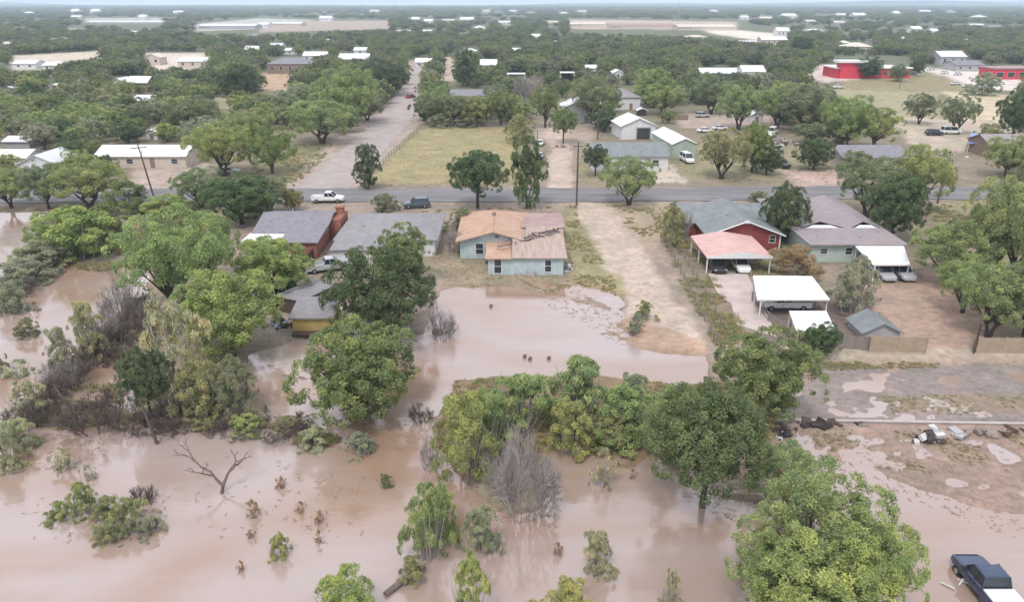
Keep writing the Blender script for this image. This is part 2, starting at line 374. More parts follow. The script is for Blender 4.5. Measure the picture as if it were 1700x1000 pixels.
rw = n.new("ShaderNodeTexNoise"); rw.inputs['Scale'].default_value = .09; rw.inputs['Detail'].default_value = 5; rw.inputs['Distortion'].default_value = 2.0; l.new(mpn.outputs[0], rw.inputs['Vector'])
rm = n.new("ShaderNodeMapRange"); rm.inputs['From Min'].default_value = .4; rm.inputs['From Max'].default_value = .65; rm.inputs['To Min'].default_value = .04; rm.inputs['To Max'].default_value = .24
l.new(rw.outputs['Fac'], rm.inputs['Value']); l.new(rm.outputs[0], p.inputs['Roughness'])
s2 = n.new("ShaderNodeTexNoise"); s2.inputs['Scale'].default_value = 1.6; s2.inputs['Detail'].default_value = 4; l.new(mpn.outputs[0], s2.inputs['Vector'])
bp = n.new("ShaderNodeBump"); bp.inputs['Strength'].default_value = .12; bp.inputs['Distance'].default_value = .1; l.new(s2.outputs['Fac'], bp.inputs['Height']); l.new(bp.outputs[0], p.inputs['Normal'])
l.new(p.outputs[0], out.inputs[0]); MATS['muddy_water'] = m
w = MB(); nx, ny = 40, 30
for j in range(ny):
    for i in range(nx):
        x0 = -260+i*13; y0 = 10+j*6
        w.add([(x0,y0,0),(x0+13,y0,0),(x0+13,y0+6,0),(x0,y0+6,0)], [(0,1,2,3)], 0, True)
tagp(w.build('flood_water', m), kind='structure')

# roads: thin sheets that follow the ground
def road(name, pts, width, mat, lift=.05):
    b = MB(); L = []
    for i, (a, c) in enumerate(zip(pts[:-1], pts[1:])):
        a = Vector(a); c = Vector(c); k = max(1, int((c-a).length/2.5))
        for t in range(k): L.append(a.lerp(c, t/k))
    L.append(Vector(pts[-1])); rows = []
    for i, p_ in enumerate(L):
        d = (L[min(i+1, len(L)-1)]-L[max(i-1, 0)]).normalized(); nn = Vector((-d.y, d.x))
        row = []
        for s_ in np.linspace(-.5, .5, 7):
            wv = width*(1+.13*(vnoise(np.array([i*1.]), np.array([s_*40.]), 3.1, 5)[0]-.5)+.05*math.sin(i*1.7+s_*8)) if abs(s_) > .4 else width
            q_ = p_+nn*s_*wv; row.append((q_.x, q_.y, gz(q_.x, q_.y)+lift+.02*(1-abs(s_)*2)))
        rows.append(row)
    for r1, r2 in zip(rows[:-1], rows[1:]):
        for k in range(6): b.add([r1[k], r1[k+1], r2[k+1], r2[k]], [(3,2,1,0)], 0, True)
    return tagp(b.build(name, mat), kind='structure')
ym = (G(700,312)[1]+G(700,337)[1])/2
road('asphalt_road', [(-130,ym-3),(-60,ym),(-10,ym),(20,ym),(60,ym+2),(120,ym+1)], 10.5, S('asphalt'), .09)
a0 = G(538,312); a1 = G(600,262); a2 = G(645,205); a3 = G(690,140); a4 = G(700,105)
gr_ = Vector(a0); 
road('gravel_road', [(a0[0],a0[1]-4), a0, G(590,262), G(652,205), G(684,155), G(697,110)], 10.5, S('gravel_road_m'), .055)
dv = MB()
c_ = [G(1176,456),G(1240,456),G(1292,562),G(1222,540),G(1214,506),G(1192,490)]
dv.add([(x,y,gz(x,y)+.12) for x,y in c_]+[(x,y,-.2) for x,y in c_], [(0,5,4,3,2,1)]+[((i+1)%6,i,i+6,(i+1)%6+6) for i in range(6)])
dvo = tagp(dv.build('driveway', S('concrete')), kind='structure')
# ---------------------------------------------------------------- vegetation prototypes
def leaves_mesh(name, cent, rad, nrm, n, size, seed, elong=1.0, up=0.0, flat=.6):
    """n leaf sprays (rhombic quads) scattered through clumps: cent (k,3), rad (k,), nrm (k,3) outward"""
    r = np.random.default_rng(seed); k = len(cent)
    wts = rad**2; pick = r.choice(k, n, p=wts/wts.sum())
    d = r.normal(size=(n, 3)); d /= np.linalg.norm(d, axis=1, keepdims=True)
    d = d*.8+nrm[pick]*.75; d /= np.linalg.norm(d, axis=1, keepdims=True)
    pos = cent[pick]+d*(rad[pick]*(.55+.5*r.random(n)**.6))[:, None]
    pos += r.normal(size=(n, 3))*size*.6
    nn = d*.7+r.normal(size=(n, 3))*flat+np.array((0, 0, .35)); nn /= np.linalg.norm(nn, axis=1, keepdims=True)
    t = r.normal(size=(n, 3))+np.array((0, 0, up)); t -= nn*(t*nn).sum(1, keepdims=True); t /= np.linalg.norm(t, axis=1, keepdims=True)
    b = np.cross(nn, t); s = (size*(.6+.8*r.random(n)))[:, None]
    V = np.stack([pos-t*s*elong, pos+b*s*.55, pos+t*s*elong, pos-b*s*.55], 1).reshape(-1, 3)
    clump = r.random(k); sh = np.clip(clump[pick]*.55+.45*r.random(n)+r.normal(size=n)*.06, 0, 1)
    return V, sh
def finish_leaves(name, V, sh, mats):
    n = len(V)//4; me = bpy.data.meshes.new(name)
    me.vertices.add(n*4); me.vertices.foreach_set('co', V.astype(np.float32).ravel())
    me.loops.add(n*4); me.loops.foreach_set('vertex_index', np.arange(n*4, dtype=np.int32))
    me.polygons.add(n); me.polygons.foreach_set('loop_start', np.arange(0, n*4, 4, dtype=np.int32)); me.polygons.foreach_set('loop_total', np.full(n, 4, np.int32))
    me.update(calc_edges=True)
    a = me.attributes.new('shade', 'FLOAT', 'FACE'); a.data.foreach_set('value', sh.astype(np.float32))
    for m in mats: me.materials.append(m)
    return me
def dome(seed, nl, zlo, zhi, rx, lr):
    r = np.random.default_rng(seed); zc = (zlo+zhi)/2; hz_ = (zhi-zlo)/2; L = []; ph = r.random()*6.28
    for i in range(nl):
        c = 1-2*(i+.5)/nl; s_ = math.sqrt(1-c*c); a = ph+i*2.39996; k = r.uniform(.78,1.12)
        L.append((rx*k*s_*math.cos(a), rx*k*s_*math.sin(a), zc+hz_*c*k*.97, r.uniform(*lr)))
    for _ in range(3): L.append((r.normal()*.1, r.normal()*.1, zc+r.normal()*.08, lr[1]*1.1))
    return np.array(L)
def lobes(seed, nl, zlo, zhi, rx=.36, lr=(.15,.24), open_=0.0, irregular=.12):
    """irregular envelope: lobe centres spread through a squashed ball"""
    r = np.random.default_rng(seed); L = []
    for i in range(nl):
        a = 2*math.pi*(i*.618+r.random()*.12); h = ((i+.5)/nl)
        z = zlo+(zhi-zlo)*h; fr = math.sqrt(max(.05, 1-(2*h-1.0)**2*.85)) if zlo > 0.02 else math.sqrt(max(.04, 1-h**2))
        rr = rx*fr*(.55+.5*r.random())
        L.append((rr*math.cos(a)+r.normal()*irregular*.3, rr*math.sin(a)+r.normal()*irregular*.3, z+r.normal()*.02, r.uniform(*lr)))
    L.append((0, 0, (zlo+zhi)/2, lr[1])); L.append((r.normal()*.05, r.normal()*.05, zhi-.02, lr[0]*1.05))
    return np.array(L)
def clumps_from(L, per, seed, crad, zc, keep=1.0):
    r = np.random.default_rng(seed); C = []; N = []; Rr = []
    for x, y, z, rad in L:
        for _ in range(per):
            d = r.normal(size=3); d /= np.linalg.norm(d)
            if d[2] < -.5 and r.random() < .6: d[2] *= -1
            c = np.array((x, y, z))+d*rad*(.75+.3*r.random())
            if r.random() > keep: continue
            o = c-np.array((0, 0, zc)); o /= max(.01, np.linalg.norm(o))
            C.append(c); N.append(d*.6+o*.4); Rr.append(crad*(.6+.8*r.random()))
    return np.array(C), np.array(Rr), np.array(N)
def trunk_mb(L, seed, zfork, r0=.035, nl=7, kinks=True, lean=0.0, multi=1):
    r = random.Random(seed); b = MB()
    idx = list(range(len(L))); r.shuffle(idx)
    for s in range(multi):
        a = 2*math.pi*s/multi+r.random(); ox = (.02*math.cos(a), .02*math.sin(a)) if multi > 1 else (0, 0)
        fk = Vector((lean+ox[0]*3.5+r.uniform(-.02,.02), ox[1]*3.5+r.uniform(-.02,.02), zfork))
        b.tube([(ox[0],ox[1],-.12),(ox[0],ox[1],.0),(ox[0]*1.5+lean*.4,ox[1]*1.5,zfork*.5),fk], [r0*1.35,r0*1.2,r0,r0*.85], 7)
        for k in idx[s::multi][:nl]:
            e = Vector(L[k][:3]); mid = fk.lerp(e, .5)+Vector((r.uniform(-.03,.03), r.uniform(-.03,.03), r.uniform(-.01,.05)))
            b.tube([fk-Vector((0,0,.02)), mid, e], [r0*.62, r0*.4, r0*.15], 5)
            for q_ in range(3):
                t = mid.lerp(e, r.uniform(.1,.9)); v = Vector((r.uniform(-1,1), r.uniform(-1,1), r.uniform(0,1))).normalized()*.12
                b.tube([t, t+v*.6, t+v+Vector((0,0,.02))], [r0*.22, r0*.14, r0*.05], 4)
    return b
def mesh_of(b, name, mats):
    me = bpy.data.meshes.new(name); me.from_pydata(b.v, [], b.f); me.polygons.foreach_set('use_smooth', b.sm); me.polygons.foreach_set('material_index', b.m)
    for m in mats: me.materials.append(m)
    me.update(); return me
BARK = S('barkm')
PROTO = {}   # kind -> list of (crown mesh, trunk mesh)
def proto_tree(kind, seed, nl, zlo, zhi, rx, lr, per, crad, n, size, zfork, keep=1.0, r0=.03, elong=1.2, up=0., multi=1, flat=.6, leafmat=None, lean=0., limbs=7):
    L = (dome if kind in ('round','mid','mesq','stem') else lobes)(seed, nl, zlo, zhi, rx, lr)
    C, Rr, N = clumps_from(L, per, seed+1, crad, (zlo+zhi)/2*.8, keep)
    V, sh = leaves_mesh(kind, C, Rr, N, n, size, seed+2, elong, up, flat)
    # unit box: crown spans width 1 and top at 1
    V[:, 2] = np.maximum(V[:, 2], .01)
    lo = np.percentile(V, .4, axis=0); hi = np.percentile(V, 99.6, axis=0)
    sx = 1/max(hi[0]-lo[0], hi[1]-lo[1]); sz = 1/hi[2]
    V[:, :2] *= sx; V[:, 2] *= sz; L2 = L.copy(); L2[:, :2] *= sx; L2[:, 2] *= sz
    cm = finish_leaves('crown', V, sh, [leafmat or LEAF])
    tm = mesh_of(trunk_mb(L2, seed+3, zfork, r0, limbs, multi=multi, lean=lean), 'trunk', [BARK])
    PROTO.setdefault(kind, []).append((cm, tm))
for s in (11, 12, 13):   # full round shade tree
    proto_tree('round', s, 22, .22, .80, .33, (.14,.22), 15, .05, 38000, .0103, .2, r0=.026)
for s in (21, 22, 23, 24):   # mesquite: loose layered crown, leaning limbs showing
    proto_tree('mesq', s, 18, .32, .84, .37, (.10,.19), 12, .055, 30000, .0085, .2, keep=.85, r0=.024, elong=1.25, flat=.8, multi=2)
for s in (15, 16):   # round crown carried on a bare stem
    proto_tree('stem', s, 22, .40, .82, .34, (.13,.2), 15, .05, 34000, .0103, .34, r0=.026)
for s in (31, 32):     # tall narrow
    proto_tree('column', s, 14, .14, .9, .30, (.15,.22), 12, .06, 9000, .018, .14, r0=.03, elong=1.5, up=1.5)
for s in (41, 42, 43, 44, 45):  # mid distance, lighter meshes
    proto_tree('mid', s, 14, .24, .82, .35, (.13,.22), 9, .07, 5200, .023, .17, keep=.9, r0=.028, limbs=5)
def proto_bush(kind, seed, nl, per, crad, n, size, up, rx=.36, lr=(.12,.2), keep=1.0, elong=1.8, stems=14, stemmat='twigm', flat=.7):
    L = lobes(seed, nl, .0, .8, rx, lr); C, Rr, N = clumps_from(L, per, seed+1, crad, .2, keep)
    V, sh = leaves_mesh(kind, C, Rr, N, n, size, seed+2, elong, up, flat)
    V[:, 2] = np.abs(V[:, 2])*.98
    lo = np.percentile(V, .4, axis=0); hi = np.percentile(V, 99.6, axis=0); sx = 1/max(hi[0]-lo[0], hi[1]-lo[1]); sz = 1/hi[2]
    V[:, :2] *= sx; V[:, 2] *= sz
    b = MB(); r = random.Random(seed)
    for i in range(stems):
        a = r.random()*6.28; q_ = r.uniform(.1,.42); e = Vector((q_*math.cos(a), q_*math.sin(a), r.uniform(.4,.9))); s0 = Vector((q_*.25*math.cos(a), q_*.25*math.sin(a), -.25))
        b.tube([s0, s0.lerp(e, .5)+Vector((0,0,.06)), e], [.012,.008,.003], 4)
    me = finish_leaves(kind, V, sh, [LEAF])
    bm = bmesh.new(); bm.from_mesh(me); sl = bm.faces.layers.float.get('shade')
    vs = [bm.verts.new(v) for v in b.v]
    for f in b.f: 
        try: g = bm.faces.new([vs[i] for i in f]); g.material_index = 1
        except ValueError: pass
    bm.to_mesh(me); bm.free(); me.materials.append(S(stemmat))
    PROTO.setdefault(kind, []).append(me)
for s in (51, 52, 53): proto_bush('bush', s, 12, 11, .06, 16000, .0115, 1.2, elong=1.4)
for s in (61, 62, 63): proto_bush('spray', s, 10, 9, .06, 9000, .0105, 2.6, keep=.75, elong=2.8, stems=30)
for s in (71, 72): proto_bush('thin', s, 8, 6, .06, 900, .022, 2.4, keep=.6, elong=2.4, stems=34)
def proto_bare(kind, seed, depth, twigs, r0, spread, mat, h0=.18, stems=1, pale=None):
    r = random.Random(seed); b = MB(); tips = []
    def br(p, d, ln, rad, k):
        if k < 0: tips.append(p); return
        e = p+d*ln; m_ = p.lerp(e, .5)+Vector((r.uniform(-1,1), r.uniform(-1,1), r.uniform(-.5,.8)))*ln*(.10 if stems == 1 else .2)
        b.tube([p, m_, e], [rad, rad*.82, rad*.62], 6 if k > 2 else 3, 0, cap=False)
        for _ in range((2 if stems == 1 else 3) if k > 2 else twigs):
            nd = (d+Vector((r.uniform(-1,1), r.uniform(-1,1), r.uniform(-.35,.7)))*spread).normalized()
            br(m_.lerp(e, r.uniform(.3,1)) if k < depth else e, nd, ln*r.uniform(.6,.86), rad*.66, k-1)
    for s_ in range(stems):
        a = s_*2.4; o = Vector((.08*math.cos(a), .08*math.sin(a), 0))*(stems > 1)
        d = (Vector((o.x*11, o.y*11, 1))+Vector((r.uniform(-.2,.2), r.uniform(-.2,.2), 0))*(stems > 1)).normalized()
        br(o-Vector((0,0,.1)), d, h0*(1.35 if stems == 1 else r.uniform(.7,1.2)), r0, depth)
    V = np.array([tuple(v) for v in b.v]); lo, hi = V.min(0), V.max(0); V[:, :2] -= 0; V[:, :2] /= max(hi[0]-lo[0], hi[1]-lo[1]); V[:, 2] /= hi[2]
    b.v = [tuple(v) for v in V]
    PROTO.setdefault(kind, []).append(mesh_of(b, kind, [S(mat)]))
proto_bare('bare_tree', 82, 5, 2, .030, .75, 'twigdark', .26)
for s in (84, 85, 86): proto_bare('bare_bush', s, 4, 4, .008, 1.0, 'twigm', .2, 14)
for s in (87, 88): proto_bare('dark_brush', s, 4, 4, .012, .95, 'twigdark', .17, 9)

# tints
T = dict(dark=(.050,.080,.036), deep=(.048,.074,.040), green=(.088,.120,.045), bright=(.128,.168,.055), olive=(.125,.145,.065),
         grey=(.125,.150,.100), yellow=(.145,.175,.06), mesq=(.115,.160,.062), pale=(.165,.185,.115), brown=(.16,.11,.065), dull=(.095,.12,.065))
TINT = 2.35
KIND = {'round':'shade_tree', 'stem':'shade_tree', 'mesq':'mesquite_tree', 'column':'cypress_tree', 'mid':'tree'}
NTREE = [0]; ALLTREES = []   # (object, px, base row, label or None)
def place_tree(kind, px, py, wpx, ptop, tone, label=None, group=None, var=None, world=None, rz=None):
    if world: X, Y, W, Hh = world; z0 = gz(X, Y)
    else:
        X, Y = G(px, py, .2); z0 = gz(X, Y); X, Y = G(px, py, max(z0, 0)); zc = proj(X, Y, z0)[2]
        W = wpx/FPX*zc; Hh = height_to(Y, ptop, z0)
    col = T[tone] if isinstance(tone, str) else tone
    gm = sum(col)/3; col = tuple((c*.79+gm*.21)*TINT*k_ for c, k_ in zip(col, (1.07,1.0,.94)))
    j = rng.uniform(.95, 1.06, 3); col = tuple(float(c*q_) for c, q_ in zip(col, j))
    L = PROTO[kind]; k = (NTREE[0] if var is None else var) % len(L); NTREE[0] += 1
    rz = rng.uniform(0, 6.28) if rz is None else rz
    if kind in KIND:
        o = empty(KIND[kind], (X, Y, z0), rz, label, 'tree', group or 'trees')
        o.scale = (W, W, Hh)
        for nm, me_ in (('crown', L[k][0]), ('trunk', L[k][1])):
            c = bpy.data.objects.new(nm, me_); COL.objects.link(c); c.parent = o
            if nm == 'crown': c.color = (*col, 1)
    else:
        nm = {'bush':'bush', 'spray':'bush', 'thin':'sapling', 'bare_tree':'bare_tree', 'bare_bush':'bare_bush', 'dark_brush':'brush_thicket'}[kind]
        o = bpy.data.objects.new(nm, L[k]); COL.objects.link(o); o.location = (X, Y, z0); o.rotation_euler = (0, 0, rz); o.scale = (W, W, Hh); o.color = (*col, 1)
        tagp(o, label, {'bush':'bush','sapling':'sapling','bare_tree':'tree','bare_bush':'bush','brush_thicket':'brush'}[nm], group or ('trees' if nm == 'bare_tree' else 'bushes'))
    ALLTREES.append([o, px, py, label, kind, tone, wpx, ptop])
    return o
# ---------------------------------------------------------------- buildings
def window_on(par, side, u, zc, ww, wh, w, d, trim='trim_white', glass='glass_dark'):
    b = MB(); t = .07
    def bx(b, a0, a1, z0, z1, o0, o1, mi=0):
        if side == 'f': b.box(a0, a1, -d/2-o1, -d/2-o0, z0, z1, mi)
        elif side == 'b': b.box(a0, a1, d/2+o0, d/2+o1, z0, z1, mi)
        elif side == 'l': b.box(-w/2-o1, -w/2-o0, a0, a1, z0, z1, mi)
        else: b.box(w/2+o0, w/2+o1, a0, a1, z0, z1, mi)
    bx(b, u-ww/2-t, u-ww/2, zc-wh/2, zc+wh/2, -.02, .05); bx(b, u+ww/2, u+ww/2+t, zc-wh/2, zc+wh/2, -.02, .05)
    bx(b, u-ww/2-t, u+ww/2+t, zc+wh/2, zc+wh/2+t, -.02, .05); bx(b, u-ww/2-t-.03, u+ww/2+t+.03, zc-wh/2-t, zc-wh/2, -.02, .08)
    bx(b, u-ww/2, u+ww/2, zc-.02, zc+.02, .012, .035)
    f = b.build('window', S(trim), par); g = MB(); bx(g, u-ww/2, u+ww/2, zc-wh/2, zc+wh/2, -.02, .01); g.build('pane', S(glass), f)
    return f
def door_on(par, side, u, hh, ww, w, d, mat='trim_white'):
    b = MB()
    if side == 'f': b.box(u-ww/2, u+ww/2, -d/2-.05, -d/2+.02, 0.02, hh)
    elif side == 'b': b.box(u-ww/2, u+ww/2, d/2-.02, d/2+.05, .02, hh)
    elif side == 'l': b.box(-w/2-.05, -w/2+.02, u-ww/2, u+ww/2, .02, hh)
    else: b.box(w/2-.02, w/2+.05, u-ww/2, u+ww/2, .02, hh)
    return b.build('door', S(mat), par)
def roof_faces(style, w, d, rise, oh, wh, ox=0, oy=0, th=.14, hipf=.5):
    """closed roof solid over a w x d body: gable_x (ridge along x), gable_y, hip, shed (rises to the back), shed_b, flat"""
    b = MB(); x0, x1, y0, y1 = -w/2-oh, w/2+oh, -d/2-oh, d/2+oh
    k = rise/(d/2) if style == 'gable_x' else (rise/(w/2) if style == 'gable_y' else 0)
    ze = wh-k*oh+.02; zr = wh+rise+.02
    if style == 'gable_x':
        top = [(x0,y0,ze),(x1,y0,ze),(x1,0,zr),(x0,0,zr),(x1,y1,ze),(x0,y1,ze)]; F = [(0,1,2,3),(3,2,4,5)]; rim = [0,1,2,4,5,3]
    elif style == 'gable_y':
        top = [(x0,y0,ze),(0,y0,zr),(0,y1,zr),(x0,y1,ze),(x1,y0,ze),(x1,y1,ze)]; F = [(0,1,2,3),(1,4,5,2)]; rim = [0,1,4,5,2,3]
    elif style in ('shed', 'shed_b'):
        za, zb = (wh-.0, wh+rise) if style == 'shed' else (wh+rise, wh)
        top = [(x0,y0,za+.02),(x1,y0,za+.02),(x1,y1,zb+.02),(x0,y1,zb+.02)]; F = [(0,1,2,3)]; rim = [0,1,2,3]
    elif style == 'flat':
        top = [(x0,y0,wh+.02),(x1,y0,wh+.02),(x1,y1,wh+.02),(x0,y1,wh+.02)]; F = [(0,1,2,3)]; rim = [0,1,2,3]
    else:
        m = min(w, d)/2*hipf*2
        if w >= d: r1, r2 = (-w/2+m*.9, 0, zr), (w/2-m*.9, 0, zr)
        else: r1, r2 = (0, -d/2+m*.9, zr), (0, d/2-m*.9, zr)
        ze = wh-.05
        top = [(x0,y0,ze),(x1,y0,ze),(x1,y1,ze),(x0,y1,ze),r1,r2]
        F = [(0,1,5,4),(1,2,5),(2,3,4,5),(3,0,4)] if w >= d else [(0,1,4),(1,2,5,4),(2,3,5),(3,0,4,5)]; rim = [0,1,2,3]
    n = len(top); bot = [(x,y,z-th) for x,y,z in top]
    b.add([(x+ox,y+oy,z) for x,y,z in top+bot], F+[tuple(n+i for i in reversed(f)) for f in F]+[(rim[(i+1) % len(rim)], rim[i], n+rim[i], n+rim[(i+1) % len(rim)]) for i in range(len(rim))])
    return b
def body_mb(w, d, wh, style, rise, b=None, ox=0, oy=0):
    b = b or MB(); x0, x1, y0, y1 = -w/2+ox, w/2+ox, -d/2+oy, d/2+oy; zb = -.6
    if style == 'gable_x':
        vs = [(x0,y0,zb),(x1,y0,zb),(x1,y1,zb),(x0,y1,zb),(x0,y0,wh-.15),(x1,y0,wh-.15),(x1,y1,wh-.15),(x0,y1,wh-.15),(x0,oy,wh+rise-.15),(x1,oy,wh+rise-.15)]
        fs = [(0,1,5,4),(2,3,7,6),(1,2,6,9,5),(3,0,4,8,7),(4,5,9,8),(8,9,6,7)]
    elif style == 'gable_y':
        vs = [(x0,y0,zb),(x1,y0,zb),(x1,y1,zb),(x0,y1,zb),(x0,y0,wh-.15),(x1,y0,wh-.15),(x1,y1,wh-.15),(x0,y1,wh-.15),(ox,y0,wh+rise-.15),(ox,y1,wh+rise-.15)]
        fs = [(0,1,5,8,4),(2,3,7,9,6),(1,2,6,5),(3,0,4,7),(4,8,9,7),(8,5,6,9)]
    else:
        za = wh+(rise if style == 'shed_b' else 0)-.15; zc = wh+(rise if style == 'shed' else 0)-.15
        vs = [(x0,y0,zb),(x1,y0,zb),(x1,y1,zb),(x0,y1,zb),(x0,y0,za),(x1,y0,za),(x1,y1,zc),(x0,y1,zc)]
        fs = [(0,1,5,4),(1,2,6,5),(2,3,7,6),(3,0,4,7),(4,5,6,7)]
    b.add(vs, fs); return b
KEEP = []     # image rectangles in which the building should stay in sight of the camera
def house(name, label, X, Y, w, d, wh, style, rise, wallm, roofm, oh=.45, rz=0, wins=(), doors=(), cat='house', group=None, z=None, glass='glass_dark'):
    z0 = z if z is not None else gz(X, Y)
    o = empty(name, (X, Y, z0), rz, label, cat, group)
    body_mb(w, d, wh, style, rise).build('wall', S(wallm), o)
    roof_faces(style, w, d, rise, oh, wh).build('roof', S(roofm), o)
    for wn_ in wins: window_on(o, *wn_, w, d, glass=glass)
    for dr in doors: door_on(o, *dr[:4], w, d, *dr[4:])
    return o

# -- the aqua house in the middle
hz = .3
ho = empty('house', (-2.6, 106.6, hz), 0, 'aqua boarded house with patched orange roof and rusty sheet metal wing', 'house')
b = body_mb(9.2, 10.8, 2.7, 'gable_y', 1.25, oy=-1.4); body_mb(9.2, 2.8, 2.6, 'flat', 0, b, oy=5.402); b.build('wall', S('wall_aqua'), ho)
b = MB()  # main roof: low gable to the street, hipped at the back
x0, x1, yf, yb, ze, zr = -5.2, 5.1, -7.5, 8.0, 2.62, 4.05
yr_ = 4.2
vs = [(x0,yf,ze),(0,yf,zr),(x1,yf,ze),(x1,yb,ze),(0,yr_,zr),(x0,yb,ze)]
n_ = len(vs); vs += [(x,y,z-.14) for x,y,z in vs]
b.add(vs, [(0,1,4,5),(1,2,3,4),(4,3,5),(6,11,10,7),(7,10,9,8),(10,11,9),(1,0,6,7),(2,1,7,8),(3,2,8,9),(5,3,9,11),(0,5,11,6)])
r_ = b.build('roof', S('roof_orange'), ho)
b = MB(); b.tube([(0,yf,zr+.03),(0,yr_,zr+.03)], [.07,.07], 6); b.tube([(0,yr_,zr+.03),(x0,yb,ze+.04)], [.06,.06], 6); b.tube([(0,yr_,zr+.03),(x1,yb,ze+.04)], [.06,.06], 6); b.build('ridge_cap', S('roof_orange'), r_)
b = MB(); b.box(-.3,.2,1.0,1.5,3.8,4.5); b.build('vent_pipe', S('weathered_wood'), r_)
window_on(ho, 'f', .5, 3.2, .7, .42, 9.2, 13.6); window_on(ho, 'f', -1.9, 1.4, 1.0, 1.5, 9.2, 13.6)
# east extension with mauve roof
ex = body_mb(5.6, 9.0, 2.55, 'shed_b', .35, ox=7.0, oy=2.9); ex.build('side_wall', S('wall_aqua'), ho)
roof_faces('shed_b', 5.6, 9.0, .5, .4, 2.6, 7.1, 2.9).build('side_roof', S('roof_mauve'), ho)
# front wing
wb = body_mb(5.1, 7.0, 2.4, 'flat', 0, ox=2.05, oy=-10.302); body_mb(4.7, 11.1, 2.45, 'shed', .9, wb, ox=6.95, oy=-8.25); wb.build('wing_wall', S('wall_aqua'), ho)
b = MB()
xa, xb, ya, yb2 = -.9, 9.75, -14.2, -2.7; xs = 4.0
def sh(x, y): return 2.50+(y-ya)/(yb2-ya)*1.0
def slab(b, pts, th=.10, lift=0):
    k = len(pts); b.add([(x,y,sh(x,y)+lift) for x,y in pts]+[(x,y,sh(x,y)-th+lift) for x,y in pts], [tuple(range(k)), tuple(reversed(range(k,2*k)))]+[((i+1)%k,i,i+k,(i+1)%k+k) for i in range(k)])
slab(b, [(2.6,ya),(xb,ya),(xb,yb2),(4.68,yb2),(4.68,-6.95),(2.6,-6.95)]); b.build('wing_roof', S('roof_rust'), ho)
b = MB(); b.add([(xa,ya,2.42),(2.55,ya,2.42),(2.55,-6.85,2.52),(xa,-6.85,2.52),(xa,ya,2.30),(2.55,ya,2.30),(2.55,-6.85,2.40),(xa,-6.85,2.40)], [(0,1,2,3),(7,6,5,4),(1,0,4,5),(2,1,5,6),(3,2,6,7),(0,3,7,4)]); b.build('wing_roof', S('roof_orange'), ho)
b = MB(); rd = random.Random(3)
for i in range(46):   # torn boards lying along the join of the two roofs
    t = rd.random(); x = 1.0+t*8.4+rd.uniform(-.5,.5); y = -10.3+t*6.0+rd.uniform(-1.2,1.4)*(1-.5*t)
    if y > -2.9: y = -2.9
    if y > -6.9 and x < 5.2: x = 5.2+rd.random()*2
    L_ = rd.uniform(.6,1.9); zt = sh(x,y)+rd.uniform(.03,.16)
    b.box(x-L_/2, x+L_/2, y-.09, y+.09, zt, zt+.04, rd.choice((0,0,1)), Matrix.Rotation(rd.uniform(-.3,2.6), 3, 'Z') @ Matrix.Rotation(rd.uniform(-.06,.06), 3, 'Y'))
b.build('torn_boards', [S('weathered_wood'), S('dark_wood')], ho)
wf = MB()
for u, ww, z_, hh in ((7.3,.8,1.3,1.6),(.75,.9,1.25,1.9)):
    f = MB(); yq = -13.8
    f.box(u-ww/2-.08,u-ww/2,yq-.06,yq+.02,z_-hh/2,z_+hh/2); f.box(u+ww/2,u+ww/2+.08,yq-.06,yq+.02,z_-hh/2,z_+hh/2)
    f.box(u-ww/2-.08,u+ww/2+.08,yq-.06,yq+.02,z_+hh/2,z_+hh/2+.08); f.box(u-ww/2-.1,u+ww/2+.1,yq-.08,yq+.02,z_-hh/2-.08,z_-hh/2); f.box(u-ww/2,u+ww/2,yq-.05,yq-.02,z_-.03,z_+.03)
    fo = f.build('window', S('trim_white'), ho); g = MB(); g.box(u-ww/2,u+ww/2,yq-.015,yq+.02,z_-hh/2,z_+hh/2); g.build('pane', S('glass_dark'), fo)
b = MB(); b.box(4.6,5.6,-14.35,-13.95,-.1,.75); b.build('utility_box', S('wall_grey'), ho); b = MB(); b.box(3.2,3.9,-14.2,-13.9,-.1,.45); b.build('utility_box', S('wall_grey'), ho)
b = MB(); b.box(-1.05,-.95,-9.5,-8.4,.1,2.1); b.build('door', S('weathered_wood'), ho)

# -- red house
ro = empty('house', (33.2, 109.8, .3), 0, 'red boarded house with grey green shingle roof beside the pink carport', 'house')
b = body_mb(10.2, 13.0, 2.6, 'gable_y', 1.9); b.build('wall', S('wall_red'), ro)
roof_faces('gable_y', 10.2, 13.0, 1.9, .55, 2.6).build('roof', S('roof_slate'), ro)
b = body_mb(13.4, 8.6, 2.55, 'gable_x', 1.7, ox=-.6, oy=4.6); b.build('side_wall', S('wall_red'), ro)
roof_faces('gable_x', 13.4, 8.6, 1.7, .5, 2.55, ox=-.6, oy=4.6).build('side_roof', S('roof_slate'), ro)
b = MB()
for s_ in (-1, 1):
    pts = [(s_*5.7,-7.06,2.30),(0,-7.06,4.46)]
    b.tube([Vector(pts[0]),Vector(pts[1])], [.10,.10], 4)
b.box(-.35,.35,-7.1,-6.98,4.2,4.6); b.build('gable_trim', S('trim_white'), ro)
window_on(ro, 'f', 4.0, 1.75, .8, 1.0, 10.2, 13.0); b = MB(); b.box(5.02,5.2,-6.6,-6.42,-.2,2.5); b.build('corner_post', S('trim_white'), ro)
cx_, cy_ = 29.6, 97.8
co = empty('carport', (cx_, cy_, .3), 0, 'pink roofed carport with white gable edge in front of the red house', 'carport')
roof_faces('gable_y', 8.4, 9.2, .7, .12, 2.45).build('roof', S('roof_pink'), co)
for x in (-4.1,4.1):
    for y in (-4.5,0,4.5): b = MB(); b.box(x-.07,x+.07,y-.07,y+.07,-.4,2.4); b.build('post', S('trim_white'), co)
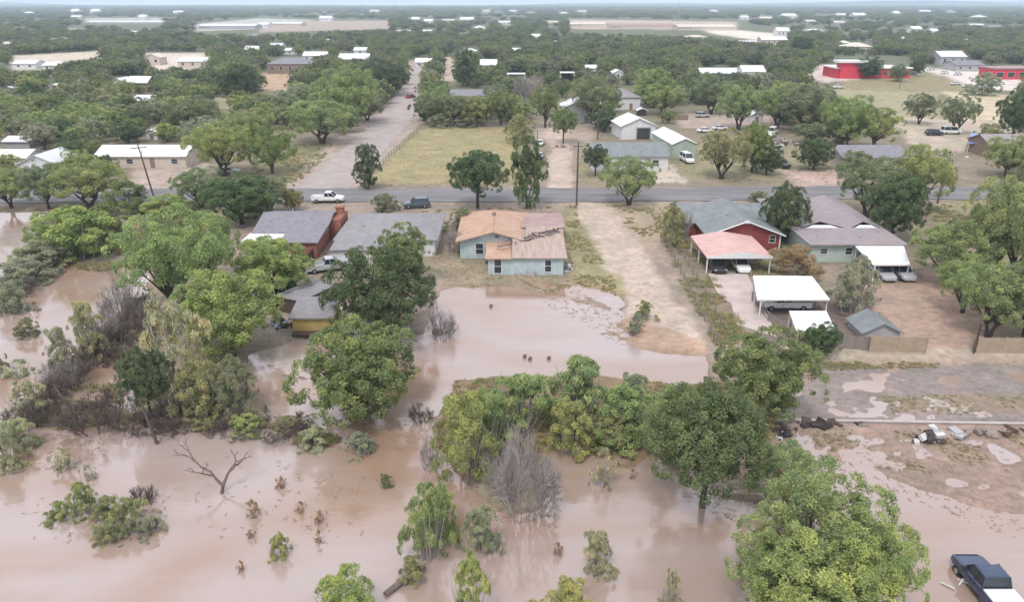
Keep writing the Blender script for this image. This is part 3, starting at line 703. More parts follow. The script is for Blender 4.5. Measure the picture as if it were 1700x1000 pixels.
b = MB(); b.add([(-4.3,-4.80,2.22),(4.3,-4.80,2.22),(4.3,-4.80,2.42),(0,-4.80,3.12),(-4.3,-4.80,2.42),(-4.3,-4.72,2.22),(4.3,-4.72,2.22),(4.3,-4.72,2.42),(0,-4.72,3.12),(-4.3,-4.72,2.42)], [(0,1,2,3,4),(9,8,7,6,5),(0,5,6,1),(1,6,7,2),(2,7,8,3),(3,8,9,4),(4,9,5,0)]); b.build('fascia', S('trim_white'), co)

# -- long brown roof house at right
bo = empty('house', (47.0, 109.6, .3), 0, 'pale green house with wide brown ridged roof beside the white carport', 'house')
b = body_mb(12.4, 23.0, 2.7, 'shed', .35); b.build('wall', S('wall_green'), bo)
b = MB(); x0, x1, y0, y1 = -6.7, 6.7, -12.1, 12.1
slope = lambda y: 2.75+(y+12.1)*.016
b.add([(x0,y0,slope(y0)),(x1,y0,slope(y0)),(x1,y1,slope(y1)),(x0,y1,slope(y1)),(x0,y0,slope(y0)-.2),(x1,y0,slope(y0)-.2),(x1,y1,slope(y1)-.2),(x0,y1,slope(y1)-.2)], [(0,1,2,3),(7,6,5,4),(1,0,4,5),(2,1,5,6),(3,2,6,7),(0,3,7,4)])
r_ = b.build('roof', S('roof_brown'), bo)
def ridge(xc, hw, ya, yb, h, front):
    b = MB(); z0 = slope(ya)-.02; z1 = slope(yb)-.02
    b.add([(xc-hw,ya,z0),(xc+hw,ya,z0),(xc,ya+1.8*front,z0+h),(xc-hw,yb,z1),(xc+hw,yb,z1),(xc,yb,z1+h)], [(0,2,5,3),(1,4,5,2),(3,5,4)])
    o = b.build('roof_ridge', S('roof_brown'), r_)
    g = MB(); g.add([(xc-hw*.7,ya+.0,z0+.04),(xc+hw*.7,ya+.0,z0+.04),(xc+hw*.35,ya+.75*front,z0+h*.5+.04),(xc-hw*.35,ya+.75*front,z0+h*.5+.04)], [(0,1,2,3)]); g.build('gable_sheet', S('roof_tin'), o)
ridge(-2.1, 3.5, -4.6, 12.0, .62, .75); ridge(4.2, 2.4, -4.6, 12.0, .62, .75)
window_on(bo, 'f', -4.4, 1.6, .9, .7, 12.4, 23.0); window_on(bo, 'f', -1.0, 1.6, .9, .9, 12.4, 23.0)
def flatport(label, corners, z, mat, posts=6, th=.16, name='carport', tilt=0.0):
    cx = sum(c[0] for c in corners)/4; cy = sum(c[1] for c in corners)/4; o = empty(name, (cx, cy, gz(cx, cy)), 0, label, 'carport')
    b = MB(); zz = [z-tilt, z-tilt, z, z]
    c = [(x-cx, y-cy) for x, y in corners]
    b.add([(x,y,zz[i]) for i,(x,y) in enumerate(c)]+[(x,y,zz[i]-th) for i,(x,y) in enumerate(c)], [(0,1,2,3),(7,6,5,4)]+[((i+1)%4,i,i+4,(i+1)%4+4) for i in range(4)])
    b.build('roof', S(mat), o)
    for i in range(4):
        a = Vector(c[i]); q_ = Vector(c[(i+1)%4]); 
        for t in ((.04,) if i % 2 == 0 else (.04,.5)):
            v = a.lerp(q_, t)*.96; p = MB(); p.box(v.x-.06,v.x+.06,v.y-.06,v.y+.06,-.5,z-tilt-th+.02); p.build('post', S('trim_white'), o)
    return o
flatport('white flat carport over two pale vehicles beside the brown roofed house', [G(1450,441,2.55),G(1511,441,2.55),G(1500,409,2.75),G(1419,409,2.75)], 2.5, 'roof_white', tilt=.2)
flatport('large white flat carport over a white pickup by the driveway', [G(1257,498,2.6),G(1378,498,2.6),G(1348,459,2.7),G(1250,458,2.7)], 2.4, 'roof_white', tilt=.1)
flatport('small white canopy just below the large white carport', [G(1322,550,2.1),G(1386,547,2.1),G(1372,517,2.2),G(1310,517,2.2)], 1.9, 'roof_white', tilt=.1, name='canopy')
house('shed', 'small grey gabled shed behind the tan fence', 38.9, 74.2, 3.9, 3.6, 1.0, 'gable_y', 1.0, 'wall_grey', 'roof_slate', .3, 0, cat='shed')

# -- grey roofed houses at left of the aqua house
go = empty('house', (-32.0, 110.0, .3), 0, 'brick house with plain grey roof and white patio cover', 'house')
body_mb(9.6, 11.4, 2.6, 'gable_x', 1.3).build('wall', S('wall_brick'), go)
roof_faces('gable_x', 9.6, 11.4, 1.3, .5, 2.6).build('roof', S('roof_grey'), go)
body_mb(4.6, 6, 2.5, 'shed', .5, ox=2.6, oy=-7.4).build('wing_wall', S('wall_brick'), go)
roof_faces('shed', 4.6, 6, .6, .4, 2.5, 2.6, -7.4).build('wing_roof', S('roof_grey'), go)
b = MB(); b.box(-5.6,.2,-9.6,-5.9,2.25,2.4); b.build('patio_cover', S('roof_white'), go)
for x in (-5.4,-2.7,.0): b = MB(); b.box(x-.06,x+.06,-9.4,-9.28,-.3,2.25); b.build('post', S('trim_white'), go)
b = MB(); b.box(4.95,6.5,-1.6,3.6,-.5,3.2); b.box(5.1,6.2,1.8,3.0,3.2,4.1); b.box(5.0,6.3,1.7,3.1,4.1,4.25)
b.build('chimney', S('wall_brick'), go)
window_on(go, 'f', -3.2, 1.5, 1.2, 1.0, 9.6, 11.4); 
g2 = empty('house', (-17.6, 107.4, .3), 0, 'wide grey roofed house behind the round shade tree, left of the aqua house', 'house')
body_mb(13.6, 13.4, 2.6, 'hip', 0).build('wall', S('wall_white'), g2)
roof_faces('hip', 13.6, 13.4, 1.7, .5, 2.6, hipf=.42).build('roof', S('roof_grey2'), g2)
body_mb(6.5, 5, 2.5, 'shed', .4, ox=-3.2, oy=-8.9).build('wing_wall', S('wall_white'), g2)
roof_faces('shed', 6.5, 5, .45, .3, 2.5, -3.2, -8.9).build('wing_roof', S('roof_grey2'), g2)
window_on(g2, 'f', 4.6, 1.5, 1.1, 1.0, 13.6, 13.4)
f = MB(); f.box(-6.6,-6.48,-9.9,-8.9,1.0,2.2); fo = f.build('window', S('trim_white'), g2); g = MB(); g.box(-6.64,-6.60,-9.75,-9.05,1.12,2.08); g.build('pane', S('glass_dark'), fo)
for par_, spots_ in ((go, ((-1.5,2.2,3.4),(2.2,1.2,3.7),(-3.4,-3.0,3.25))), (g2, ((2.4,-2.4,3.6),(-3.6,-3.4,3.3),(4.2,1.6,3.6))), (ro, ((-1.6,-2.0,4.0),(2.4,1.0,3.7))), (bo, ((-4.4,-8.8,2.85),(1.2,-9.4,2.85),(4.8,-7.0,2.9)))):
    for vx, vy, vz in spots_:
        b = MB(); b.tube([(vx,vy,vz-.5),(vx,vy,vz+.35)], [.09,.09], 8); b.tube([(vx,vy,vz+.35),(vx,vy,vz+.45)], [.16,.12], 8); b.build('vent_pipe', S('wall_grey'), par_)
# -- yellow hut in the flood
yo = house('hut', 'yellow boarded hut with grey roof standing in flood water', -21.5, 76.5, 4.3, 4.6, 2.1, 'shed', .45, 'wall_yellow', 'roof_grey2', .3, .04, cat='hut', z=.1)
b = MB(); [b.box(x-.06,x+.06,-3.2,-3.08,-.5,.5) for x in (-2,-.7,.7,2)]; b.box(-2.1,2.1,-3.25,-2.3,.4,.5); b.build('porch', S('dark_wood'), yo)
house('shed', 'brown roofed lean-to beside the yellow hut', *G(512,505), 3.4, 6.5, 1.9, 'shed_b', .3, 'dark_wood', 'roof_grey2', .2, -.42, cat='shed', z=.1)

# -- houses further away: (name, label, left px, right px, base row, top row, roof, wall, style, depth)
FARH = [
 ('house','long white roofed house with pink walls behind the utility pole',162,310,279,240,'roof_white','wall_cream','gable_x',9),
 ('house','white gabled house at the left edge with grey porch',38,96,294,250,'roof_tin','wall_white','gable_y',9),
 ('house','long white roof meeting the gabled house at the left edge',-14,46,277,247,'roof_white','wall_white','gable_x',7),
 ('shed','grey roofed open shed at the left edge above the white house',8,50,246,227,'roof_tin','wall_grey','gable_x',6),
 ('shed','tiny white roofed shed behind the long white house',243,262,232,212,'roof_white','wall_white','gable_y',4),
 ('house','white roofed house among trees left of centre, nearer pair member',212,246,152,126,'roof_white','wall_brown','gable_x',9),
 ('house','pale low house just below the white roofed one at left',222,256,178,157,'roof_tin','wall_white','gable_x',9),
 ('silo_barn','pale tall barn left of the white roofed house',190,206,152,128,'roof_tin','wall_cream','gable_y',8),
 ('house','small white house at the far left between dark trees',84,98,152,137,'roof_white','wall_white','gable_y',8),
 ('house','tiny white house at the left edge between green trees',12,22,157,141,'roof_white','wall_white','gable_y',8),
 ('house','dark grey hip roofed house beyond the tan field',445,520,122,95,'roof_grey','wall_brown','hip',14),
 ('house','white roofed house set at an angle behind the dark grey roof',504,542,102,85,'roof_white','wall_white','gable_x',10),
 ('house','grey roofed house with white wall end, left of the dark tree',563,612,112,88,'roof_tin','wall_grey','gable_x',12),
 ('house','small white roofed house above the grey roofed one',588,608,90,78,'roof_white','wall_white','gable_x',10),
 ('house','white roofed house beside the far end of the gravel road',690,716,112,96,'roof_white','wall_white','gable_x',9),
 ('house','white gabled house in the trees straight up the gravel road',764,796,96,80,'roof_white','wall_white','gable_y',10),
 ('house','low dark roofed house behind the hedge of the grass field',748,806,172,148,'roof_grey','wall_white','gable_x',10),
 ('house','white walled house right of the narrow dark tree',798,824,122,98,'roof_white','wall_cream','gable_x',10),
 ('carport','white flat carport beyond the grass field',842,872,140,122,'roof_white','wall_white','flat',6),
 ('carport','white carport with dark opening in the middle trees',930,954,138,120,'roof_white','junk_dark','flat',6),
 ('house','white roofed cottage left of the tall dark trees',973,990,120,107,'roof_white','wall_white','gable_x',9),
 ('house','small white gabled cottage below the tall dark trees',1018,1034,130,115,'roof_white','wall_white','gable_y',9),
 ('house','grey gabled house with dark doorway above the white garage',934,986,204,163,'roof_tin','wall_grey','gable_y',11),
 ('house','light grey hip roofed house beyond the white garage',1003,1062,182,146,'roof_grey2','wall_white','hip',12),
 ('house','large flat grey roofed house below the white garage',984,1108,284,236,'roof_slate','wall_white','gable_x',12),
 ('house','long low grey roof among the trees right of centre',1163,1236,134,112,'roof_tin','wall_grey','gable_x',10),
 ('house','white gabled house at the end of the long low grey roof',1232,1268,136,108,'roof_white','wall_white','gable_x',10),
 ('shed','little dark shed with pale roof behind the white garage',1059,1073,192,178,'roof_tin','junk_dark','gable_y',3),
 ('shed','small pale shed under the trees right of the parked cars',1246,1266,204,184,'roof_tin','wall_white','gable_y',4),
 ('house','cream domed roof building above the red building',1404,1446,88,70,'roof_cream','wall_cream','hip',14),
 ('house','grey roofed house under trees right of the open field',1396,1502,284,240,'roof_grey','wall_cream','gable_x',10),
 ('house','brown roofed house at the right edge beside the blue canopy',1640,1700,262,222,'roof_brown','wall_brown','gable_x',9),
 ('house','grey roofed house beyond the pale car lot',1586,1632,118,100,'roof_grey','wall_grey','gable_x',14),
 ('house','blue grey roof in the trees above the car lot',1560,1602,108,84,'roof_tin','wall_grey','gable_x',14),
 ('house','white roof in the trees right of the pale strip',1290,1310,60,45,'roof_white','wall_white','gable_x',14),
 ('house','pale flat building at the right end of the strip',1264,1306,74,60,'roof_white','wall_cream','gable_x',14),
 ('house','white roof in the far right woods beside the road sign',1514,1530,54,43,'roof_white','wall_white','gable_x',14),
 ('house','small far white roof at the upper right, isolated',1418,1437,30,21,'roof_white','wall_white','gable_x',30),
 ('house','tiny far white roof near the right horizon',1484,1494,26,18,'roof_white','wall_white','gable_x',30),
 ('house','pair of far white walls near the right horizon',1300,1322,31,22,'roof_white','wall_white','gable_x',30),
 ('house','small white roof in the woods right of the red building',1546,1558,58,47,'roof_white','wall_white','gable_x',14),
 ('house','far white shed nearest the left horizon',118,130,23,14,'roof_white','wall_white','gable_x',30),
 ('house','far white shed second from the left horizon edge',150,164,23,14,'roof_white','wall_white','gable_x',30),
 ('house','far low white building right of the two white sheds',230,242,32,24,'roof_white','wall_white','gable_x',20),
 ('house','white roof alone at the upper left edge',4,20,79,69,'roof_white','wall_white','gable_x',12),
 ('house','white roof between the pale clearing and the dark grey roof',406,432,90,76,'roof_white','wall_white','gable_x',12),
 ('house','thin pale roof above the dark grey roofed house',448,468,80,71,'roof_tin','wall_white','gable_x',12),
 ('house','pale roof in the trees above the angled white roof',472,490,90,79,'roof_tin','wall_white','gable_x',12),
 ('house','pale sheds at the left of the clearing in the woods',22,60,114,99,'roof_tin','wall_white','gable_x',10),
 ('house','white sheds at the right of the clearing in the woods',72,100,116,102,'roof_white','wall_white','gable_x',10),
 ('house','white house in the pale dirt lot at upper left',296,345,112,94,'roof_tin','wall_cream','gable_x',12),
 ('house','narrow white house at the left of the pale dirt lot',241,266,108,88,'roof_cream','wall_cream','gable_y',10),
 ('warehouse','long white greenhouse roof in the far left woods',145,268,40,34,'roof_tin','wall_grey','gable_x',30),
 ('warehouse','long white roof on the far side of the left woods',330,424,48,39,'roof_tin','wall_grey','gable_x',30),
 ('warehouse','white block at the right of the long far roof',426,444,45,37,'roof_white','wall_white','gable_x',30),
 ('warehouse','broken row of pale roofs beside the tan far field',450,500,43,36,'roof_tin','wall_cream','gable_x',30),
 ('house','white roof standing above the tan far field',530,550,35,26,'roof_white','wall_white','gable_x',25),
 ('house','far white roof left of the pale strip, leftmost of three',683,696,36,28,'roof_white','wall_white','gable_x',22),
 ('house','far white roof left of the pale strip, middle of three',704,718,40,31,'roof_white','wall_white','gable_x',22),
 ('house','far white roof left of the pale strip, rightmost of three',764,786,38,28,'roof_white','wall_white','gable_x',22),
 ('house','small white roof in the woods below the pale strip',882,898,66,56,'roof_white','wall_white','gable_x',14),
 ('house','white cottage roof in the trees beyond the tan path',851,864,91,79,'roof_white','wall_white','gable_x',10),
 ('warehouse','long pale building at the left end of the far strip',947,1005,45,36,'roof_cream','wall_cream','gable_x',30),
 ('warehouse','long rosy roofed building in the middle of the far strip',1012,1120,48,38,'roof_mauve','wall_cream','gable_x',40),
 ('warehouse','pale low building at the right end of the far strip',1126,1222,50,40,'roof_cream','wall_cream','gable_x',40),
]
for nm, lab, pl, pr, pb, pt, rm, wm, st, dp in FARH:
    xl, y = G(pl, pb, .35); xr, _ = G(pr, pb, .35); w_ = abs(xr-xl); 
    hh = height_to(y+dp*.5, pt, .35)
    rise = {'flat':0, 'gable_x':min(hh*.35, dp*.22), 'hip':min(hh*.35, 3.0), 'gable_y':min(hh*.35, w_*.22)}[st]
    wh = max(1.8, min(hh-rise, 9)); 
    nearh = y < 260
    wins = []; doors = []
    k = max(1, int(w_/4.2))
    if wh > 1.9:
        for i in range(k):
            u = -w_/2+w_*(i+.5)/k
            if i == k//2 and nearh: doors.append(('f', u, min(2.1, wh*.8), 1.0, 'wall_brown'))
            else: wins.append(('f', u, wh*.55, min(1.3, w_*.25), wh*.35))
    if st == 'flat': wins = []; doors = []
    nm2 = {'silo_barn':'barn'}.get(nm, nm)
    if st == 'flat':
        o = empty('carport', ((xl+xr)/2, y+dp/2, .3), 0, lab, 'carport'); b = MB(); b.box(-w_/2,w_/2,-dp/2,dp/2,wh,wh+.2); b.build('roof', S(rm), o)
        
        for x in (-w_/2+.2,w_/2-.2):
            for yy in (-dp/2+.2,dp/2-.2): b = MB(); b.box(x-.08,x+.08,yy-.08,yy+.08,-.3,wh); b.build('post', S('trim_white'), o)
        b = MB(); b.box(-w_/2+.4,w_/2-.4,dp/2-1,dp/2-.6,-.3,wh-.1); b.build('back_wall', S('junk_dark' if wm == 'junk_dark' else 'wall_grey'), o)
    else:
        house(nm2, lab, (xl+xr)/2, y+dp/2, w_, dp, wh, st, rise, wm, rm, .4, 0, wins if y < 700 else wins[:4], doors, cat={'house':'house','shed':'shed','barn':'barn','warehouse':'warehouse'}[nm2], z=.3)
    KEEP.append((pl, pt-1, pr, pt+(pb-pt)*(.8 if wm == 'junk_dark' else (.12 if nm == 'warehouse' else .5))))
# white garage with the dark door
x, y = G(1055, 231); o = house('garage', 'white arched garage with one dark square door', x, y+5, 9.0, 10.5, 3.6, 'gable_y', 1.9, 'wall_white', 'roof_white', .4, .12, cat='garage')
b = MB(); b.box(-.4,3.0,-5.42,-5.2,0,2.9); dd = b.build('garage_door', S('trim_dark'), o)
b = MB(); b.box(-.65,-.4,-5.5,-5.2,0,3.1); b.box(3.0,3.25,-5.5,-5.2,0,3.1); b.box(-.65,3.25,-5.5,-5.2,2.9,3.15); b.build('door_frame', S('wall_grey'), dd); KEEP.append((1025,186,1088,230))
x, y = G(1132, 262); o = house('barn', 'white ended green metal barn beside the flat grey roof', x-.3, y+9, 5.6, 17, 3.2, 'gable_y', 1.2, 'wall_greenmetal', 'roof_white', .3, .10, cat='barn'); KEEP.append((1105,210,1158,275))
# red building and the low red wing
x, y = G(1450, 130); ob = empty('shop', (x, y+9, .3), 0, 'bright red single storey building with white flat roof', 'shop')
w_ = (G(1512,130)[0]-G(1388,130)[0]); b = body_mb(w_, 16, 4.4, 'flat', 0); b.build('wall', S('red_paint'), ob)
b = MB(); b.box(-w_/2-.6,w_/2+.6,-8.6,8.6,4.4,4.9); b.build('roof', S('roof_white'), ob)
b = MB(); b.box(-w_/2-.5,-w_/2+13,-11,-4.0,7.2,8.2); b.build('canopy', S('roof_white'), ob)
b = MB(); b.box(-w_/2+1.2,-w_/2+10,-9.9,-4.5,-.3,7.2); b.build('entrance', S('red_paint'), ob)
for i in range(6): window_on(ob, 'f', -w_/2+15+i*4.2, 2.2, 2.4, 1.6, w_, 16)
KEEP.append((1385,92,1512,128))
x, y = G(1682, 132); ob = empty('shop', (x+3, y+7, .3), 0, 'dark red building at the right edge beyond the car lot', 'shop')
b = body_mb(24, 12, 4.6, 'flat', 0); b.build('wall', S('red_paint'), ob); b = MB(); b.box(-12.4,12.4,-6.4,6.4,4.6,5.2); b.build('roof', S('roof_mauve'), ob)
for i in range(4): window_on(ob, 'f', -9+i*5.2, 2.2, 3.2, 2.0, 24, 12)
KEEP.append((1655,106,1700,132))
x, y = G(1622, 243); flatport('pale blue flat canopy beside the field at right', [G(1606,240,2.3),G(1640,240,2.3),G(1648,226,2.5),G(1612,222,2.5)], 2.3, 'blue_tarp', name='canopy')
KEEP.append((1603,215,1648,246))
KEEP += [(516,316,574,338),(670,325,714,348),(1535,206,1600,226),(1150,200,1212,218)]

# ---------------------------------------------------------------- vehicles
def hull(b, st, mat=0):
    """loft of stations (x, half width, z low, z high) with a rounded section"""
    ring = []
    for x, w, z0, z1 in st:
        h = z1-z0
        prof = [(-w*.86,z0),(-w,z0+h*.22),(-w*1.0,z0+h*.62),(-w*.95,z1-h*.07),(-w*.82,z1),(w*.82,z1),(w*.95,z1-h*.07),(w,z0+h*.62),(w,z0+h*.22),(w*.86,z0)]
        ring.append([(x,y,z) for y,z in prof])
    n = 10; vs = [v for r_ in ring for v in r_]
    fs = [(i*n+k, (i+1)*n+k, (i+1)*n+(k+1)%n, i*n+(k+1)%n) for i in range(len(st)-1) for k in range(n)]
    b.add(vs, fs, mat); b.add(ring[0], [tuple(range(n))], mat); b.add(ring[-1], [tuple(reversed(range(n)))], mat)
def frustum(b, x0, x1, w0, z0, u0, u1, w1, z1, mat=0):
    b.add([(x0,-w0,z0),(x1,-w0,z0),(x1,w0,z0),(x0,w0,z0),(u0,-w1,z1),(u1,-w1,z1),(u1,w1,z1),(u0,w1,z1)], [(0,3,2,1),(4,5,6,7),(0,1,5,4),(1,2,6,5),(2,3,7,6),(3,0,4,7)], mat)
def vehicle(kind, label, X, Y, rz, paint, group=None, z=None, glass='glass_dark', bed=None):
    """nose along local +x"""
    nm = {'pickup':'pickup_truck','car':'parked_car','suv':'parked_suv','van':'parked_van'}[kind]
    o = empty(nm, (X, Y, gz(X, Y) if z is None else z), rz, label, {'pickup':'pickup truck','car':'car','suv':'car','van':'van'}[kind], group or 'parked vehicles')
    b = MB()
    if kind == 'pickup': L, W, zb, zr, cab = 5.6, .98, 1.12, 1.86, (-.55, 1.45, -.35, .75)
    elif kind == 'car': L, W, zb, zr, cab = 4.6, .90, .92, 1.43, (-1.75, 1.0, -1.05, .2)
    elif kind == 'van': L, W, zb, zr, cab = 5.2, .98, 1.15, 2.1, (-2.45, 1.6, -2.35, .8)
    else: L, W, zb, zr, cab = 4.7, .94, 1.05, 1.72, (-2.15, 1.05, -1.85, .3)
    h = L/2
    if kind == 'pickup':
        hull(b, [(-.62,W*.98,.42,zb+.02),(-.2,W,.38,zb+.02),(1.3,W,.38,zb),(1.5,W,.38,zb-.01),(h-.35,W*.97,.40,zb-.12),(h-.06,W*.9,.45,zb-.22),(h,W*.8,.5,zb-.32)])
        b.box(-h,-.62,-W,-W+.09,.45,zb+.02); b.box(-h,-.62,W-.09,W,.45,zb+.02); b.box(-h,-h+.08,-W+.09,W-.09,.45,zb); b.box(-h+.08,-.62,-W+.09,W-.09,.5,.72)
        b.box(-1.95-.5,-1.95+.5,-W+.09,-W+.28,.72,.98); b.box(-1.95-.5,-1.95+.5,W-.28,W-.09,.72,.98)
    elif kind == 'van':
        hull(b, [(-h,W*.93,.45,zb),(-h+.1,W,.38,zb+.03),(1.5,W,.35,zb),(h-.3,W*.95,.38,zb-.15),(h,W*.8,.45,zb-.35)])
    else:
        hull(b, [(-h,W*.84,.46,zb-.12),(-h+.14,W*.94,.36,zb-.02),(-h+.7,W,.30,zb+.02),(-.2,W,.28,zb+.02),(.9,W,.30,zb),(1.15,W*.99,.30,zb-.03),(h-.35,W*.94,.32,zb-.16),(h-.08,W*.84,.38,zb-.27),(h,W*.74,.44,zb-.34)])
    a0, a1, t0, t1 = cab
    frustum(b, t0-.02, t1+.02, W*.78, zr-.07, t0+.08, t1-.06, W*.72, zr)                 # roof skin
    for xs_ in ((a0, t0), (a1, t1), (((a0+a1)/2-.1), ((t0+t1)/2-.05))):
        for s_ in (-1, 1): b.tube([(xs_[0], s_*W*.90, zb-.02), (xs_[1], s_*W*.765, zr-.04)], [.045,.04], 4)
    b.box(h-.06, h+.03, -W*.72, W*.72, .36, .5); b.box(-h-.06, -h+.02, -W*.8, W*.8, .42, .56)
    b.build('body', S(paint), o)
    g = MB(); frustum(g, a0, a1, W*.88, zb-.03, t0, t1, W*.745, zr-.05); g.build('windows', S(glass), o)
    for s_ in (-1, 1):
        q_ = MB(); q_.box(h-.14,h-.02,s_*W*.68-.16,s_*W*.68+.16,zb-.42,zb-.28); q_.build('headlight', S('lamp_clear'), o)
        q_ = MB(); q_.box(-h-.025,-h+.06,s_*W*.80-.08,s_*W*.80+.08,zb-.4,zb-.12); q_.build('tail_lamp', S('lamp_red'), o)
        q_ = MB(); q_.box(a1-.35,a1-.2,s_*(W+.02)-.1,s_*(W+.02)+.1,zb+.02,zb+.2); q_.build('mirror', S('trim_dark'), o)
        for xd in ((a0+a1)/2+.05,):
            q_ = MB(); q_.box(xd-.012,xd+.012,s_*W-.004 if s_ > 0 else -W-.012,s_*W+.012 if s_ > 0 else -W+.004,.5,zb-.08); q_.box(xd-.32,xd-.14,s_*(W+.012)-.014,s_*(W+.012)+.014,zb-.24,zb-.2); q_.build('door_seam', S('trim_dark'), o)
        for x in (-h+ (1.0 if kind != 'pickup' else .95), h-.95):
            q_ = MB(); yy = s_*(W-.10)
            q_.tube([(x,yy-.12,.36),(x,yy-.10,.36),(x,yy+.10,.36),(x,yy+.12,.36)], [.30,.36,.36,.30], 16); wv = q_.build('wheel', S('tyre'), o)
            q_ = MB(); q_.tube([(x,yy+s_*.09,.36),(x,yy+s_*.13,.36)], [.21,.19], 12); q_.build('rim', S('rim'), wv)
    if bed: q_ = MB(); q_.box(-h+.06,-.66,-W+.06,W-.06,zb+.02,zb+.09); q_.build('bed_cover', S(bed), o)
    return o
def veh(kind, label, px, py, rz, paint, **k):
    X, Y = G(px, py, .45); return vehicle(kind, label, X, Y, rz, paint, **k)
vehicle('pickup', 'dark blue pickup truck with white bed cover standing in shallow flood water', 28.9, 35.9, R(90), 'paint_navy', z=-.12, bed='roof_white')
vehicle('pickup', 'white pickup truck parked on the asphalt road left of the blue green car', *G(545,336), R(2), 'paint_white', z=gz(*G(545,336))+.12)
vehicle('suv', 'dark blue green car parked at an angle by the asphalt road', *G(692,345), R(190), 'paint_teal', z=.45)
veh('suv', 'dark car parked left under the pink carport', 1189, 447, R(-90), 'paint_dark')
veh('suv', 'white car parked right under the pink carport', 1228, 446, R(-90), 'paint_white')
veh('suv', 'silver car parked left under the white carport by the brown roof', 1464, 459, R(-90), 'paint_silver')
veh('suv', 'silver car parked right under the white carport by the brown roof', 1496, 459, R(-90), 'paint_silver')
veh('pickup', 'white pickup truck parked crosswise under the large white carport', 1302, 511, R(180), 'paint_white')
veh('car', 'silver car half hidden under trees right of the long white house', 380, 287, R(5), 'paint_silver')
veh('car', 'pale car parked beside the white bush near the grey sheds', 576, 413, R(80), 'paint_cream')
veh('pickup', 'white and grey pickup truck in the muddy yard beside the dark fence', 545, 448, R(20), 'paint_silver')
veh('car', 'dark car under the bright green tree by the dark fence', 452, 496, R(30), 'paint_navy')
veh('van', 'white van behind the bright green tree above the yellow hut', 474, 492, R(60), 'paint_white')
veh('van', 'white high vehicle parked at the mouth of the green barn', 1140, 268, R(-82), 'paint_white')
veh('car', 'white car parked on the dirt strip above the round bushes', 1195, 215, R(4), 'paint_white')
veh('suv', 'silver car parked behind the brown fence', 1166, 194, R(10), 'paint_silver')
veh('car', 'low white car just left of the white car on the dirt strip', 1171, 219, R(4), 'paint_white')
veh('car', 'white car parked by the grey gabled house', 988, 204, R(80), 'paint_white')
veh('van', 'white camper van at the top of the row of junk vehicles', 1283, 222, R(60), 'paint_white')
veh('van', 'white van second in the row of junk vehicles', 1279, 236, R(60), 'paint_white')
veh('suv', 'silver car third in the row of junk vehicles', 1288, 252, R(40), 'paint_silver')
veh('pickup', 'dark pickup truck at the bottom of the row of junk vehicles', 1294, 276, R(-70), 'paint_dark')
veh('suv', 'brown and white car left by the edge of the right field', 1551, 224, R(0), 'paint_dark')
veh('van', 'white box van parked by the lone bush of the right field', 1578, 222, R(0), 'paint_white')
veh('car', 'white car parked across the far end of the gravel road', 694, 146, R(5), 'paint_white')
veh('car', 'dark red car left at the far end of the gravel road', 682, 162, R(60), 'paint_red')
veh('car', 'white car parked beside the narrow column tree on the dirt track', 897, 240, R(80), 'paint_white')
veh('car', 'silver car behind the narrow column tree on the dirt track', 896, 262, R(80), 'paint_silver')
veh('car', 'white car at the edge of the car lot near the red building', 1392, 146, R(10), 'paint_white')
for i, (px, py) in enumerate([(1545,116),(1568,122),(1590,124),(1586,140),(1606,144),(1660,140)]):
    veh('car', 'white car in the pale car lot, '+['leftmost','second from left','fourth from left, upper','third from left, lower','fifth from left','rightmost'][i], px, py, R(20), 'paint_white', group='white cars in the car lot')

# ---------------------------------------------------------------- fences, poles, walls
def fence(name, label, pts, h, mat, step=2.4, boards=True, gap=.0, rails=2, bw=.16):
    b = MB(); plist = []
    P0 = [Vector((x, y, 0)) for x, y in pts]; o = empty(name, (P0[0].x, P0[0].y, 0), 0, label, 'fence')
    base = Vector((P0[0].x, P0[0].y, 0)); posts = []
    for a, c in zip(P0[:-1], P0[1:]):
        L_ = (c-a).length; d = (c-a)/L_; ang = math.atan2(d.y, d.x); rot = Matrix.Rotation(ang, 3, 'Z')
        k = max(1, int(L_/step))
        for i in range(k+1):
            q_ = a+d*L_*i/k-base; z = gz(a.x+d.x*L_*i/k, a.y+d.y*L_*i/k); posts.append((q_, z))
            if i == k and c is not P0[-1]: continue
            p = MB(); p.box(q_.x-.06,q_.x+.06,q_.y-.06,q_.y+.06,z-.4,z+h+.06); plist.append(p)
        for i in range(k):
            q_ = a+d*L_*(i+.5)/k-base; z = gz(q_.x+base.x, q_.y+base.y)
            for r_ in range(rails):
                zz = z+h*(.25+.6*r_/(max(1, rails-1))); b.box(q_.x-L_/k/2,q_.x+L_/k/2,q_.y+.03,q_.y+(.05 if name == 'wire_fence' else .08),zz,zz+(.05 if name == 'wire_fence' else .09), 0, rot)
            if boards:
                nb = int(L_/k/(bw+gap))
                for j in range(nb):
                    f = a+d*(L_*i/k+(j+.5)*L_/k/nb)-base; zt = z+h*rng.uniform(.96,1.03)
                    b.box(f.x-bw/2,f.x+bw/2,f.y-.015,f.y+.015,z-.1,zt, 0, rot)
    b.build('boards' if boards else 'rail', S(mat), o)
    for p in plist: p.build('post', S(mat), o)
    return o
fence('wire_fence', 'weathered grey fence between the sandy track and the red house yard', [G(1102,398),G(1130,455),G(1160,515),G(1190,573)], 1.3, 'weathered_wood', 2.4, False, rails=3)
fence('wire_fence', 'low weathered fence running just right of the grey track fence', [G(1118,398),G(1150,455),G(1178,505),G(1206,560)], 1.1, 'weathered_wood', 2.6, False, rails=2)
fence('rail_fence', 'dark rail fence along the right edge of the concrete driveway', [G(1248,500),G(1275,535),G(1318,570)], 1.2, 'weathered_wood', 1.6, False, rails=3)
fence('wood_fence', 'dark leaning board fence between the brick house and the yard of cars', [G(560,385),G(520,430),G(488,470),G(455,520)], 1.5, 'dark_wood', 2.2)
